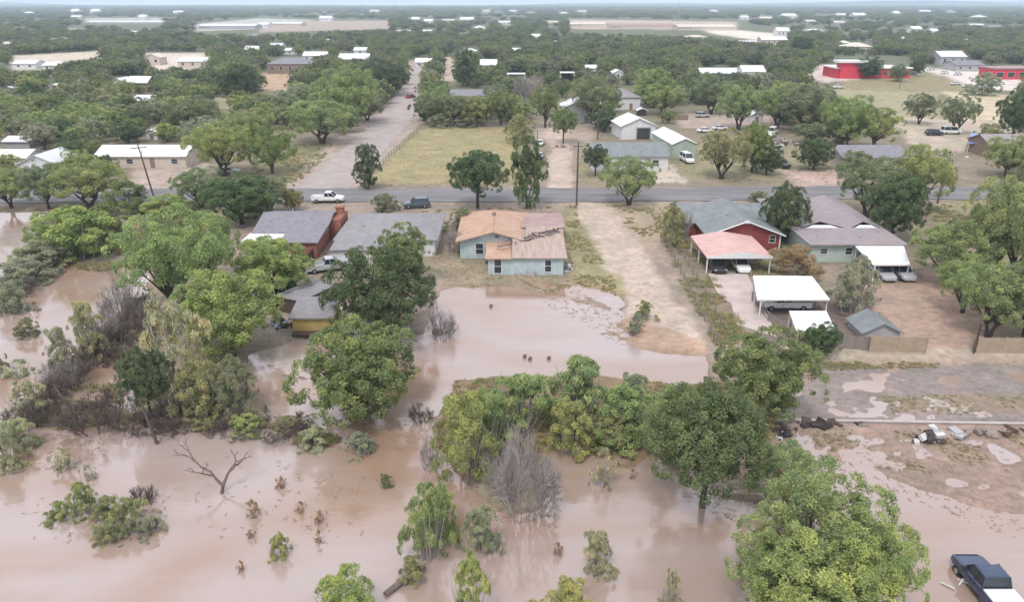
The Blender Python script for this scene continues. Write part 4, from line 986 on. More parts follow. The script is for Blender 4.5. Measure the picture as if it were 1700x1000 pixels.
fence('wood_fence', 'tan board fence in front of the grey shed', [G(1443,584),G(1536,586)], 1.7, 'tan_fence', 2.4)
fence('wood_fence', 'tan board fence at the right edge of the street', [G(1620,586),G(1800,588)], 1.7, 'tan_fence', 2.4)
fence('wood_fence', 'grey board fence between the round bush and the tan fence', [G(1385,578),G(1441,582)], 1.5, 'weathered_wood', 2.2)
fence('wood_fence', 'dark gate post fence turned away from the street between the tan fences', [G(1616,587),G(1622,566)], 1.8, 'dark_wood', 1.2)
fence('metal_fence', 'low teal sheet fence below the leaning utility pole', [G(215,336),G(262,337),G(300,334)], 1.1, 'plastic_teal', 2.5, True, bw=.5)
fence('field_fence', 'thin post fence along the top edge of the grass field', [G(698,213),G(775,212),G(858,213)], 1.1, 'weathered_wood', 3, False, rails=2)
fence('field_fence', 'thin post fence between the grass field and gravel road', [G(698,214),G(650,258),G(610,300)], 1.1, 'weathered_wood', 3, False, rails=2)
fence('field_fence', 'thin post fence between the grass field and dirt track', [G(858,214),G(868,300)], 1.1, 'weathered_wood', 3, False, rails=2)
fence('wood_fence', 'brown board fence below the silver parked car', [G(1098,199),G(1142,199)], 1.5, 'wall_brown', 3)
fence('metal_fence', 'tall pale green sheet fence running down to the grey flat roof', [G(1090,222),G(1116,268)], 2.0, 'wall_greenmetal', 2.5, True, bw=.5)
fence('wire_fence', 'broken wire fence tangled in brush along the flooded left bank', [G(60,705),G(180,706),G(300,704),G(420,708),G(510,709)], 1.1, 'dark_wood', 2.5, False, rails=3)
fence('wire_fence', 'broken fence under brush slanting across the flooded left bank', [G(240,500),G(190,560),G(130,615),G(60,690)], 1.1, 'dark_wood', 2.5, False, rails=3)
# street wall
a = G(1290,706,.0); c = G(1720,713,.0)
o = empty('low_wall', (a[0], a[1], 0), math.atan2(c[1]-a[1], c[0]-a[0]), 'low pale concrete wall along the flooded street', 'wall')
L_ = math.hypot(c[0]-a[0], c[1]-a[1])+14; b = MB(); i = 0.
while i < L_: b.box(i+.015, i+2.985, 0, .22, -.6, .42); i += 3
b.build('wall_block', S('pale_concrete'), o); b = MB(); b.box(0, L_, -.05, .27, .423, .50); b.build('coping', S('pale_concrete'), o)
def pole(label, px, pb, pt, lean=(0,0), arm=1.8, r=.15, cross=True, xarm=0.0):
    X, Y = G(px, pb, .3); z0 = gz(X, Y); h = height_to(Y, pt, z0); o = empty('utility_pole', (X, Y, z0), 0, label, 'utility pole', 'utility poles')
    b = MB(); top = Vector((lean[0], lean[1], h)); b.tube([(0,0,-.6),(0,0,0),top*.5,top], [r*1.15,r*1.1,r,r*.75], 8); b.build('pole', S('pole_wood'), o)
    if cross:
        b = MB(); t = top*.94; b.box(t.x-arm/2,t.x+arm/2,t.y-.06,t.y+.06,t.z-.07,t.z+.07, 0, Matrix.Rotation(xarm, 3, 'Z')); ca_ = b.build('crossarm', S('pole_wood'), o)
        for s_ in (-.42,-.15,.15,.42):
            b = MB(); q_ = t+Matrix.Rotation(xarm, 3, 'Z') @ Vector((s_*arm,0,0)); b.tube([(q_.x,q_.y,t.z+.07),(q_.x,q_.y,t.z+.22)], [.04,.05], 6); b.build('insulator', S('trim_white'), ca_)
        b = MB(); b.tube([(top.x+.3,top.y,t.z-1.3),(top.x+.3,top.y,t.z-.6)], [.18,.18], 10); b.build('transformer', S('wall_grey'), o)
    return o
pole('tall thin utility pole beside the top of the sandy track', 957, 342, 236)
pole('utility pole leaning left in front of the long white house', 255, 326, 240, (-1.2,0), 2.6, xarm=.5)
pole('dark leaning pole standing in the flood at the lower left thicket', 133, 704, 642, (-1.6,.3), cross=False, r=.13)
pole('dark leaning pole in the flood beside the small dark tree', 262, 733, 665, (-.9,.2), cross=False, r=.12)
pole('utility pole standing between the yellow green tree and asphalt road', 1556, 338, 252, (.4,0), xarm=.3)
pole('short utility pole with white box in the right hand lot', 1571, 281, 250, (0,0), .9)
pole('thin utility pole beside the yard of the grey gabled house', 992, 232, 160)
pole('slim bare pole at the lower edge of the dirt track', 892, 245, 216, cross=False, r=.08)
pole('thin pole standing in the field in front of the red building', 1493, 148, 112, cross=False, r=.12)
# lattice mast far away
X, Y = G(1126, 40); o = empty('radio_mast', (X, Y, 0), 0, 'very thin red and white radio mast above the far strip', 'mast'); h = height_to(Y, -6)
for i in range(8):
    b = MB(); z0, z1 = h*i/8, h*(i+1)/8
    for k in range(3): a = k*2.094; b.tube([(.5*math.cos(a),.5*math.sin(a),z0),(.5*math.cos(a),.5*math.sin(a),z1)], [.09,.09], 4, cap=False)
    for j in range(6):
        zz = z0+(z1-z0)*j/6
        for k in range(3): a = k*2.094; c = a+2.094; b.tube([(.5*math.cos(a),.5*math.sin(a),zz),(.5*math.cos(c),.5*math.sin(c),zz+(z1-z0)/6)], [.05,.05], 3, cap=False)
    b.build('mast_section', S('wall_grey' if i % 2 else 'trim_white'), o)

# ---------------------------------------------------------------- debris
def junk(name, label, px, py, w, d, h, n, mats, seed):
    X, Y = G(px, py, .05); r = random.Random(seed); b = MB()
    for i in range(n):
        x, y = r.gauss(0, w/3.2), r.gauss(0, d/3.2); s_ = r.uniform(.12,.5)*min(1, w/2); z = max(0, h*math.exp(-(x*x/(w*w/5)+y*y/(d*d/5)))*r.random())
        b.box(x-s_, x+s_, y-s_*r.uniform(.2,.8), y+s_*r.uniform(.2,.8), z-.15, z+s_*r.uniform(.1,.7), r.randrange(len(mats)), Matrix.Rotation(r.uniform(0,3.14), 3, 'Z') @ Matrix.Rotation(r.uniform(-.7,.7), 3, 'X'))
    o = b.build(name, [S(m_) for m_ in mats]); o.location = (X, Y, max(gz(X, Y), 0)); return tagp(o, label, 'debris')
junk('debris_pile', 'pile of black and white wreckage below the low street wall', 1541, 732, 1.9, 1.1, .9, 20, ['junk_white','junk_dark','junk_dark','dark_wood'], 1)
junk('debris_pile', 'scattered white scraps right of the wreckage pile', 1564, 724, 2.4, 1.2, .12, 9, ['junk_white','wall_grey'], 2)
junk('debris_pile', 'black and white wreck at the left end of the low wall', 1295, 722, 1.4, 1.0, .9, 14, ['junk_white','junk_dark','junk_dark'], 3)
junk('debris_pile', 'dark drift debris lodged at the foot of the low wall', 1350, 712, 5.5, .8, .3, 34, ['dark_wood','junk_dark','weathered_wood'], 4)
junk('debris_pile', 'thin drift debris below the right part of the low wall', 1640, 722, 7, .8, .25, 30, ['dark_wood','weathered_wood'], 5)
junk('debris_pile', 'pale junk beside the right corner of the aqua house', 943, 452, 1.4, 1.2, .7, 9, ['junk_white','tan_fence'], 6)
junk('debris_pile', 'white rags on the muddy left bank by the big mesquite', 222, 424, 1.6, 1.2, .5, 8, ['junk_white'], 7)
junk('debris_pile', 'mixed junk behind the yellow hut', 470, 545, 3.5, 2.0, .7, 24, ['wall_grey','junk_dark','blue_tarp','junk_white'], 8)
junk('debris_pile', 'scrap in the yard right of the leaning dark fence', 520, 452, 3, 2.5, .6, 22, ['wall_grey','junk_dark','dark_wood','junk_white'], 9)
junk('debris_pile', 'dirt and lumber heap in the right hand lot', 1560, 262, 6, 4, 1.0, 30, ['tan_fence','junk_white','wall_cream'], 10)
junk('debris_pile', 'red and pale scrap beside the round green tree', 935, 246, 4.5, 3, 1.6, 24, ['roof_mauve','junk_white','wall_brown'], 11)
junk('debris_pile', 'junk heaps right of the row of vehicles', 1302, 240, 5, 8, 1.2, 44, ['wall_grey','junk_dark','roof_mauve','junk_white'], 12)
junk('fence_panel', 'flat grey sheet lying against the brush on the left bank', 191, 583, 1.6, .6, .4, 4, ['sheet_grey'], 13)['category'] = 'sheet'
junk('debris_pile', 'dark branch raft in the yard water beside the round tree', 733, 553, 1.6, .7, .3, 14, ['dark_wood'], 14)
b = MB(); r_ = random.Random(5)
for cx0, cy0, s_ in ((0,0,1),(1.2,.3,.8)):
    b.tube([(cx0-.5,cy0+.25,.05),(cx0-.1,cy0-.2,.12),(cx0+.05,cy0-.35,.06)], [.05,.06,.05], 6)
b.tube([(.5,.0,.05),(.9,.35,.2),(1.5,.3,.22),(1.9,-.2,.1)], [.06,.07,.07,.05], 6)
X, Y = G(1578, 974, 0); o = b.build('drift_pipe', S('junk_white')); o.location = (X, Y, 0); tagp(o, 'bent white plastic pipe floating beside the dark blue pickup', 'pipe')
# fallen log in the lower middle
b = MB(); p0 = Vector((*G(640,990,0), .05)); p1 = Vector((*G(705,945,0), .15)); b.tube([Vector((0,0,0)), (p1-p0)*.5+Vector((0,0,.15)), p1-p0], [.22,.2,.12], 8)
for t, v in ((.3,(.3,.6,.3)),(.6,(-.2,.7,.4)),(.8,(.5,.3,.4))): q_ = (p1-p0)*t; b.tube([q_, q_+Vector(v)], [.08,.03], 5)
o = b.build('fallen_log', S('twigdark')); o.location = p0; tagp(o, 'dark fallen log lying in water at the bottom', 'log')
for i, (px, py, lb) in enumerate([(815,510,'dark stump alone in the upper yard water'),(871,594,'small dark stump in the yard water, leftmost of three'),(880,598,'small dark stump in the yard water, middle of three'),(911,597,'small dark stump in the yard water, rightmost of three')]):
    X, Y = G(px, py, 0); b = MB(); b.tube([(0,0,-.3),(0,0,.1),(.03,.02,.32)], [.24,.2,.15], 7); b.tube([(0,0,.1),(.25,.1,.25)], [.07,.03], 5); o = b.build('stump', S('twigdark')); o.location = (X, Y, 0); tagp(o, lb, 'stump', 'stumps in the yard water')
# ---------------------------------------------------------------- trees and bushes seen one by one: kind, px, base row, width px, top row, tint, label
PLANTS = [
 ('round',602,697,196,546,'green','largest round green tree standing in the brown flood, centre left',0),
 ('round',638,560,192,412,'dark','dark round tree between the grey roofed house and yard water',1),
 ('round',668,470,92,374,'green','lighter tree rising just behind the dark round tree',2),
 ('round',460,492,126,396,'bright','bright yellow green tree below the white patio cover',0),
 ('mesq',300,520,182,352,'mesq','tall spreading mesquite on the muddy left bank',0),
 ('mesq',352,470,100,352,'green','mesquite crown touching the right of the tall spreading mesquite',3),
 ('round',388,590,186,452,'bright','wide bright green tree left of the yellow hut',1),
 ('spray',300,672,150,505,'pale','pale olive thicket under the tall mesquite',0),
 ('stem',252,697,92,580,'dark','small dark tree at the corner of the lower left flood',2),
 ('bush',392,688,92,596,'dull','dull green bush right of the pale olive thicket',0),
 ('bush',340,690,90,600,'olive','olive bush between pale thicket and dull green bush',1),
 ('round',1262,692,166,548,'green','round green tree at the left end of the flooded street',2),
 ('stem',1166,842,200,650,(.062,.096,.042),'dark leafy tree on one trunk in the water, right of centre',1),
 ('mesq',1305,850,130,745,'mesq','dark green crown between the dark leafy tree and the big mesquite',1),
 ('mesq',1345,985,220,792,'mesq','huge light green mesquite filling the lower right',2),
 ('mesq',1425,1040,170,862,'bright','light green mesquite lobe nearest the blue pickup',0),
 ('mesq',1275,1015,150,880,'mesq','light green mesquite lobe at lower left of the huge one',3),
 ('round',1355,1085,230,925,'bright','green crown cut by the bottom edge under the huge mesquite',0),
 ('bush',772,792,112,655,'bright','bright leafy bush at the left end of the flooded bank',2),
 ('spray',812,742,105,644,'mesq','green bush behind the bright leafy bush on the bank',0),
 ('spray',868,712,140,622,'mesq','wide olive bush along the yard water edge',1),
 ('spray',962,705,130,600,'mesq','tall upright bush in the middle of the bank',2),
 ('bush',950,748,98,664,'yellow','yellow green bush right of the bare grey bush',0),
 ('bush',1035,725,104,640,'mesq','dull green bush on the bank right of the tall upright one',1),
 ('spray',1046,690,66,622,'grey','grey green shrub at the edge of the yard water',2),
 ('bush',1104,742,124,648,'mesq','spreading green bush left of the dark leafy tree',0),
 ('bush',1190,726,90,660,'mesq','green bush under the round tree at the street end',1),
 ('bush',1015,742,80,694,'olive','low olive bush at the foot of the bank',2),
 ('bare_bush',872,852,160,680,'grey','big bare grey bush rising from the flood in the centre',0),
 ('bare_bush',825,790,70,720,'grey','smaller bare bush leaning on the left of the big bare one',1),
 ('bare_bush',715,780,44,715,'grey','pale bare shrub at the left tip of the bank',2),
 ('spray',712,925,104,800,'mesq','upright green bush standing in the flood below the bank',0),
 ('bush',730,880,70,812,'bright','brighter bush top within the upright green bush',1),
 ('spray',800,916,80,846,'grey','blue grey bush next to the upright green bush',1),
 ('thin',1000,806,48,748,'pale','thin pale sapling in the flood left of the dark leafy tree',0),
 ('spray',990,952,64,886,'pale','pale round shrub alone in the lower flood',2),
 ('bush',575,1030,122,952,'bright','light green bush cut by the bottom edge, left one',2),
 ('spray',780,1030,84,928,'yellow','yellow green bush at the bottom right of the fallen log',0),
 ('spray',940,1025,120,972,'yellow','low yellow green bush on the bottom edge, centre',1),
 ('spray',686,962,52,925,'olive','small olive bush at the upper end of the fallen log',2),
 ('spray',1112,1005,40,950,'pale','faint half drowned shrub left of the huge mesquite',0),
 ('spray',464,924,46,888,'yellow','yellow tuft alone in the lower left flood',1),
 ('spray',640,808,30,789,'green','small green tuft in the brown water left of centre',0),
 ('spray',100,857,66,835,'olive','left tip of the drowned brush island',0),
 ('spray',142,850,62,805,'mesq','bright topped bush on the drowned brush island',1),
 ('spray',178,862,60,830,'olive','olive bush in the middle of the drowned brush island',2),
 ('spray',212,878,86,832,'olive','broad olive bush on the right of the drowned brush island',0),
 ('dark_brush',238,832,50,800,'brown','brown twiggy brush on top of the drowned brush island',0),
 ('spray',178,897,66,870,'olive','lowest bush of the drowned brush island',1),
 ('spray',245,884,62,860,'grey','grey bush at the right tip of the drowned brush island',2),
 ('bare_tree',372,818,108,744,'brown','bare dead tree with spreading limbs alone in the flood',0),
 ('thin',106,780,40,744,'pale','thin pale shrub in the left flood above the brush island',1),
 ('thin',150,795,30,770,'pale','tiny twig shrub above the brush island',0),
 ('thin',420,858,26,832,'brown','drowned brown twigs right of the brush island, upper',1),
 ('thin',497,850,26,834,'brown','drowned brown twigs in the middle of the left flood',0),
 ('thin',532,866,20,848,'brown','drowned brown twigs furthest right of the left flood',1),
 ('thin',528,900,18,880,'brown','drowned twigs just above the bottom left bush',0),
 ('thin',400,948,14,932,'brown','single dark tuft low in the left flood',1),
 ('thin',418,893,16,880,'brown','small tuft between the island and the yellow tuft',1),
 ('thin',467,808,22,792,'brown','small twigs right of the bare dead tree',1),
 ('thin',925,920,20,902,'brown','small twigs left of the pale round shrub',1),
 ('thin',1050,795,14,780,'brown','small stake like twig right of the pale sapling',0),
 ('bush',46,558,48,530,'dull','lone dark bush in the pale water at the left',0),
 ('thin',62,515,20,500,'brown','small dark tuft above the lone bush in pale water',0),
 ('bush',20,518,66,470,'grey','grey bush at the left edge over pale water',1),
 ('bush',-5,620,40,560,'olive','olive bush cut by the left edge',2),
 ('thin',30,625,60,600,'pale','sparse pale reeds in the left flood',0),
 ('bush',132,425,160,345,'bright','long bright bush bank at the left above the mud',1),
 ('bush',90,408,90,352,'mesq','bright bush at the left of the long bush bank',2),
 ('bush',180,400,90,336,'green','green bush at the right of the long bush bank',0),
 ('bush',80,438,110,400,'grey','grey green brush at the foot of the long bush bank',1),
 ('bush',40,470,100,432,'grey','grey brush between the two left waters, lower',2),
 ('dark_brush',28,488,90,455,'brown','brown dead brush at the left edge between the waters',1),
 ('dark_brush',60,462,70,440,'brown','brown dead brush right of the left edge brush',0),
 ('bare_bush',206,545,86,440,'grey','tall purple grey bare bush on the slanting left fence',0),
 ('bare_bush',178,575,70,500,'grey','bare grey bush below the tall purple grey one',1),
 ('spray',150,592,72,502,'pale','pale green spray on the slanting left fence',1),
 ('spray',105,618,52,545,'pale','thin pale green shrub lower on the slanting fence',2),
 ('bare_bush',105,640,76,592,'grey','bare grey bush above the leaning pole',2),
 ('spray',50,690,72,636,'pale','pale shrub at the bottom end of the slanting fence',0),
 ('dark_brush',215,565,80,515,'brown','dark brush at the upper part of the slanting fence',0),
 ('dark_brush',160,605,100,560,'brown','dark brush in the middle of the slanting fence',1),
 ('dark_brush',118,642,90,596,'brown','dark brush in the lower part of the slanting fence',0),
 ('dark_brush',75,700,90,655,'brown','dark brush where the slanting fence meets the creek',1),
 ('dark_brush',150,712,110,660,'brown','dark brush round the foot of the leaning pole',0),
 ('dark_brush',210,706,100,668,'brown','dark brush left of the small dark tree',1),
 ('dark_brush',300,708,110,672,'brown','dark brush right of the small dark tree',0),
 ('dark_brush',350,712,80,690,'brown','low dark brush on the creek bank under the bushes',1),
 ('bush',345,712,50,694,'olive','low olive growth on the creek bank',1),
 ('bush',410,716,70,692,'yellow','low yellow growth on the creek bank',2),
 ('bush',480,712,70,696,'olive','low olive growth on the creek bank left of the large tree',0),
 ('dark_brush',455,716,120,692,'brown','low brown fringe of the creek bank',0),
 ('spray',30,745,80,700,'pale','pale reeds at the lower left edge under the bank',1),
 ('spray',10,780,60,720,'pale','pale reeds cut by the left edge',2),
 ('spray',600,752,70,722,'grey','half drowned grey brush under the largest round tree',0),
 ('spray',520,740,70,712,'pale','half drowned pale brush left under the largest round tree',1),
 ('bare_bush',735,560,60,500,'grey','pale bare brush between the dark round tree and yard water',0),
 ('dark_brush',700,700,60,668,'brown','brown brush right of the largest round tree trunk',1),
 ('spray',1055,555,36,522,'grey','lone grey green bush on the sandy yard',0),
 ('spray',1070,530,40,500,'olive','faint dry shrub behind the lone bush of the sandy yard',1),
 ('dark_brush',235,528,60,480,'brown','dark brush at the very top of the slanting fence',1),
 ('dark_brush',190,585,90,548,'brown','dark tangle left of the pale olive thicket',0),
 ('dark_brush',88,668,90,628,'brown','dark tangle above the creek corner of the slanting fence',1),
 ('dark_brush',45,705,80,672,'brown','dark tangle at the left end of the creek bank',0),
 ('dark_brush',180,680,110,640,'brown','dark tangle behind the foot of the leaning pole',1),
 ('dark_brush',250,712,110,684,'brown','dark tangle under the small dark tree',1),
 ('dark_brush',395,718,90,698,'brown','dark tangle on the creek bank under the dull green bush',0),
 ('dark_brush',505,716,60,698,'brown','dark tangle at the right end of the creek bank',1),
 # left middle
 ('mesq',20,345,84,278,'mesq','mesquite at the left edge below the white gabled house',0),
 ('mesq',82,346,88,272,'dull','dull mesquite right of the left edge one',1),
 ('mesq',150,345,130,262,'mesq','broad mesquite in front of the long white house',2),
 ('bush',215,352,90,300,'green','green bush left of the teal fence',0),
 ('bush',282,358,100,325,'bright','bright bush hiding the teal fence foot',1),
 ('round',402,372,126,288,'dark','dark green tree behind the brick house, left',2),
 ('mesq',335,345,90,280,'dull','dull green tree right of the teal fence',3),
 ('mesq',448,352,86,292,'dull','grey green tree between the dark tree and white pickup',0),
 ('round',488,350,36,316,'olive','small round olive tree at the brick house back',0),
 ('mesq',372,292,112,206,'bright','bright spreading tree right of the long white house',1),
 ('mesq',452,288,92,210,'green','spreading tree left of the gravel road bottom',2),
 ('mesq',535,238,118,165,'mesq','big spreading tree leaning over the gravel road',3),
 ('mesq',585,210,96,108,'mesq','tall light tree halfway up the gravel road',0),
 ('round',648,158,72,105,'deep','dark round tree near the far end of the gravel road',1),
 ('round',398,170,66,108,'deep','dark tree at the little green lawn',0),
 ('mesq',322,222,90,160,'dull','dull tree left of the little green lawn',1),
 ('mesq',420,250,90,180,'mesq','light tree above the bright spreading tree',2),
 ('mesq',610,200,60,160,'dull','low shrubby tree on the gravel road edge',3),
 ('round',1330,95,40,60,'deep','dark tree above the red building, left',0),
 # centre
 ('column',612,314,48,240,'deep','narrow dark tree at the corner of gravel and asphalt roads',0),
 ('stem',793,346,102,252,'dark','dark round tree standing behind the orange roof',1),
 ('column',874,346,58,226,'dark','tall narrow dark tree beside the dirt track',1),
 ('stem',935,238,48,177,'green','neat round green tree at the end of the dirt track',2),
 ('stem',988,292,46,240,'deep','small dark tree left of the flat grey roof',0),
 ('mesq',1044,341,96,258,'mesq','open mesquite with forked trunk by the asphalt road',0),
 ('bush',640,352,50,322,'dull','bush beside the dark blue green parked car',1),
 ('bush',770,385,44,345,'dull','bush between the grey roof and the orange roof',2),
 ('bare_bush',755,420,40,360,'grey','bare brush in the gap left of the aqua house',0),
 ('column',774,144,40,82,'deep','narrow dark tree beside the tan path',0),
 ('mesq',720,208,60,150,'dull','hedge tree at the top left of the grass field',0),
 ('mesq',755,208,60,158,'dull','hedge tree behind the grass field, second from left',1),
 ('mesq',795,208,66,160,'mesq','hedge tree behind the grass field, middle',2),
 ('mesq',832,208,56,150,'green','hedge tree behind the grass field, right',3),
 ('bush',730,210,50,188,'grey','low hedge bush at the left of the field edge',0),
 ('bush',778,210,56,190,'dull','low hedge bush at the middle of the field edge',1),
 ('bush',862,236,50,190,'olive','dry bush at the right top corner of the grass field',2),
 ('mesq',905,212,50,142,'green','tree behind the round green tree, left',1),
 ('mesq',985,205,90,128,'dull','tall tree right of the grey gabled house',2),
 ('bare_bush',878,170,60,110,'grey','bare grey tree left of the middle trees',1),
 ('round',1085,178,70,112,'mesq','round tree behind the white garage',1),
 ('mesq',1100,190,70,140,'mesq','light tree above the brown fence',3),
 # right
 ('mesq',1197,297,86,214,'olive','olive mesquite left of the row of junk vehicles',0),
 ('round',1248,286,66,204,'green','green tree against the row of junk vehicles',1),
 ('round',1272,290,50,240,'dark','dark low tree at the foot of the junk vehicles',2),
 ('round',1350,282,62,232,'dark','dark flat bottomed tree beside the pink dirt drive',0),
 ('mesq',1350,240,70,205,'dull','dull tree directly behind the flat bottomed one',1),
 ('round',1298,402,80,306,'dark','dark tree between the red house and the brown roof',1),
 ('bush',1318,460,86,410,'brown','brownish bush below the dark tree by the red house',2),
 ('bush',1412,520,92,428,'grey','grey green bush in front of the pale green house wall',0),
 ('round',1362,592,60,536,'dark','round dark bush at the corner of the wooden fence',2),
 ('bush',1114,405,50,342,'olive','olive scrub at the top of the grey fence',1),
 ('bare_bush',1130,400,40,340,'grey','bare scrub left of the red house',2),
 ('bush',1120,350,24,335,'dull','tiny bush by the asphalt road',1),
 ('bush',1260,335,40,318,'dull','low bush behind the ridge of the red house',1),
 ('mesq',1438,360,118,262,'dull','large dull green tree behind the brown roof, left',1),
 ('round',1478,398,98,292,'dark','dark green tree touching the brown roof edge',0),
 ('mesq',1520,352,96,240,'yellow','yellow green tree beside the utility pole',2),
 ('mesq',1420,285,50,250,'dull','small tree before the grey roofed house at right',3),
 ('mesq',1572,472,140,372,'mesq','light mesquite with bare trunk right of the white carport',3),
 ('mesq',1660,475,160,290,'mesq','massive grey green tree at the right edge',0),
 ('mesq',1640,560,130,440,'mesq','mesquite over the tan fence at right',1),
 ('mesq',1700,560,120,430,'green','mesquite cut by the right edge above the tan fence',2),
 ('mesq',1598,520,90,430,'mesq','light mesquite left of the tan fence mesquite',0),
 ('mesq',1712,380,110,270,'dull','tall tree cut by the right edge beside the road',1),
 ('mesq',1668,296,80,225,'mesq','open forked tree beside the road at the right edge',2),
 ('bush',1590,405,60,360,'dull','dark bush beside the grass patch at right',0),
 ('mesq',1525,206,56,155,'dull','leaning flat topped tree alone in the right field',3),
 ('mesq',1585,222,60,158,'dull','round mesquite beside the white box van',0),
 ('round',1680,228,66,152,'dark','dark tree at the right edge beyond the blue canopy',1),
 ('bush',1640,232,50,205,'olive','olive bush left of the dark right edge tree',2),
 ('mesq',1400,250,92,158,'mesq','tall mesquite left of the right field',1),
 ('mesq',1450,248,82,178,'bright','bright mesquite between the tall one and the right field',2),
 ('mesq',1335,220,100,140,'dull','wide dull tree above the pale dirt drive',3),
 ('mesq',1290,212,80,138,'mesq','wide mesquite left of the wide dull tree',0),
 ('mesq',1225,215,80,140,'mesq','mesquite behind the white car on the dirt strip',1),
 ('mesq',1180,190,70,125,'dull','tree behind the silver parked car',2),
 ('round',1440,130,48,92,'deep','dark tree in front of the red building',2),
 ('round',1490,135,36,106,'dull','small tree at the right of the red building front',1),
 ('round',1520,126,26,98,'deep','small dark tree at the red building right end',0),
 ('bush',1632,158,56,120,'grey','grey bush at the edge of the car lot',1),
]
for k, px, pb, wp, pt, tone, lab, var in PLANTS:
    place_tree(k, px, pb, wp, pt, tone, lab, var=var)

# ---------------------------------------------------------------- the rest of the wooded town: next largest trees one by one, then the far woods
CLEAR = [
 [(465,325),(600,325),(640,270),(700,206),(702,140),(714,98),(672,98),(668,150),(600,205),(530,250)],
 [(600,330),(690,206),(990,206),(990,222),(1110,205),(1250,205),(1320,230),(1390,250),(1390,345),(600,345)],
 [(1380,100),(1530,106),(1700,112),(1700,160),(1690,235),(1600,300),(1500,300),(1440,240),(1390,160),(1340,140),(1340,118)],
 [(228,264),(345,264),(362,290),(330,335),(205,335),(225,300)],
 [(428,120),(492,120),(484,152),(425,165)], [(238,86),(350,86),(350,114),(238,114)], [(135,28),(275,28),(275,40),(135,40)],
 [(322,36),(430,28),(650,32),(650,49),(560,50),(430,57),(322,54)], [(942,29),(1228,33),(1292,52),(1292,73),(1180,62),(942,52)],
 [(728,94),(764,94),(764,136),(728,136)], [(18,92),(170,83),(170,97),(102,104),(102,117),(18,117)], [(348,162),(396,162),(396,183),(348,183)],
 [(880,120),(960,190),(930,205),(870,200)],
]
def clear_mask(X, Y, W, Hh):
    X = np.asarray(X); Y = np.asarray(Y); bad = np.zeros(X.shape, bool)
    bx_, by_, zc = proj(X, Y, .3); tx, ty, _ = proj(X, Y, Hh*.95); mx_, my_, _ = proj(X, Y, Hh*.5); hw = W/2*FPX/zc
    for c in CLEAR:
        for ax, ay in ((bx_, by_), (mx_, my_), (tx, ty)): bad |= inpoly(ax, ay, c)
    for x0, y0, x1, y1 in KEEP:
        bad |= (bx_+hw*.55 > x0) & (bx_-hw*.55 < x1) & (by_ > y0) & (ty+(by_-ty)*.12 < y1) & (by_ < y1+60)
    bad |= (by_ > 292)
    return bad
exist = [(o.location.x, o.location.y, o.scale[0]) for o, *_ in ALLTREES]
cand = []
while len(cand) < 15000:
    y = 148*math.exp(rng.random()*math.log(900/148)); x = rng.uniform(-.86, .86)*y
    if rng.random() < (y/900)**1.0 or y < 400: cand.append((x, y, rng.uniform(5.0, 9.6)))
cand = np.array(cand); cand = cand[~clear_mask(cand[:,0], cand[:,1], cand[:,2], cand[:,2]*.7)]
dens = fbm(cand[:,0], cand[:,1], 60, 77, 3); cand = cand[dens > .33]
cand = cand[np.argsort(cand[:,1])]
cell = {}; acc = []
def okp(x, y, w):
    for i in (-1,0,1):
        for j in (-1,0,1):
            for X, Y, W in cell.get((int(x//12)+i, int(y//12)+j), ()):
                if (X-x)**2+(Y-y)**2 < (.37*(w+W))**2: return False
    return True
def addp(x, y, w): cell.setdefault((int(x//12), int(y//12)), []).append((x, y, w))
for e in exist: addp(*e)
for x, y, w in cand:
    if okp(x, y, w): addp(x, y, w); acc.append((x, y, w))
NT = sum(1 for t in ALLTREES if t[4] in KIND or t[4] == 'bare_tree'); budget = 298-NT
acc = np.array(acc)
bx, by, zc = proj(acc[:,0], acc[:,1], .3); size = acc[:,2]/zc; inview = (bx > -30) & (bx < 1730)
order = np.argsort(-np.where(inview, size, 0)); pick = set(order[:budget].tolist())
tones = ['mesq','dull','green','olive','dull','mesq','dark','grey','bright','deep']
for i in sorted(pick):
    x, y, w = acc[i]; hgt = w*rng.uniform(.62, .86); px, py, z_ = proj(x, y, .3); _, ty, _ = proj(x, y, hgt)
    place_tree('mid' if y > 190 or rng.random() < .3 else 'mesq', px, py, w/z_*FPX, ty, tones[int(rng.integers(len(tones)))], world=(x, y, w, hgt))
rest = [tuple(acc[i]) for i in range(len(acc)) if i not in pick]
# pale roofs half lost in the far woods
fx = 0; r7 = random.Random(17); spots = []
while fx < 46:
    px, py = r7.uniform(10, 1690), 20+55*r7.random()**1.3
    if any(inpoly(np.array([px]), np.array([py]), c)[0] for c in CLEAR) or any(abs(px-(a_+c_)/2) < 26 and abs(py-(b__+d_)/2) < 14 for a_, b__, c_, d_ in KEEP): continue
    X, Y = G(px, py, .3); w_ = r7.uniform(9, 16)*(1+Y/2200); h_ = height_to(Y, py-r7.uniform(4, 6.5)); h_ = min(h_, 9)
    o = house('house', 'tiny pale roof half hidden in the hazy far woods', X, Y, w_, 10+Y*.006, h_*.62, r7.choice(('gable_x','gable_x','hip')), h_*.38, r7.choice(('wall_white','wall_cream','wall_grey')), r7.choice(('roof_white','roof_tin','roof_cream','roof_grey2')), .4, r7.uniform(-.3,.3), [('f', 0, h_*.3, 2.0, h_*.2)], group='tiny far roofs in the woods', z=.3)
    q0 = proj(X, Y, h_)[1]; hw_ = w_/2*FPX/proj(X, Y, 0)[2]; KEEP.append((px-hw_, q0-1, px+hw_, q0+(py-q0)*.6)); fx += 1
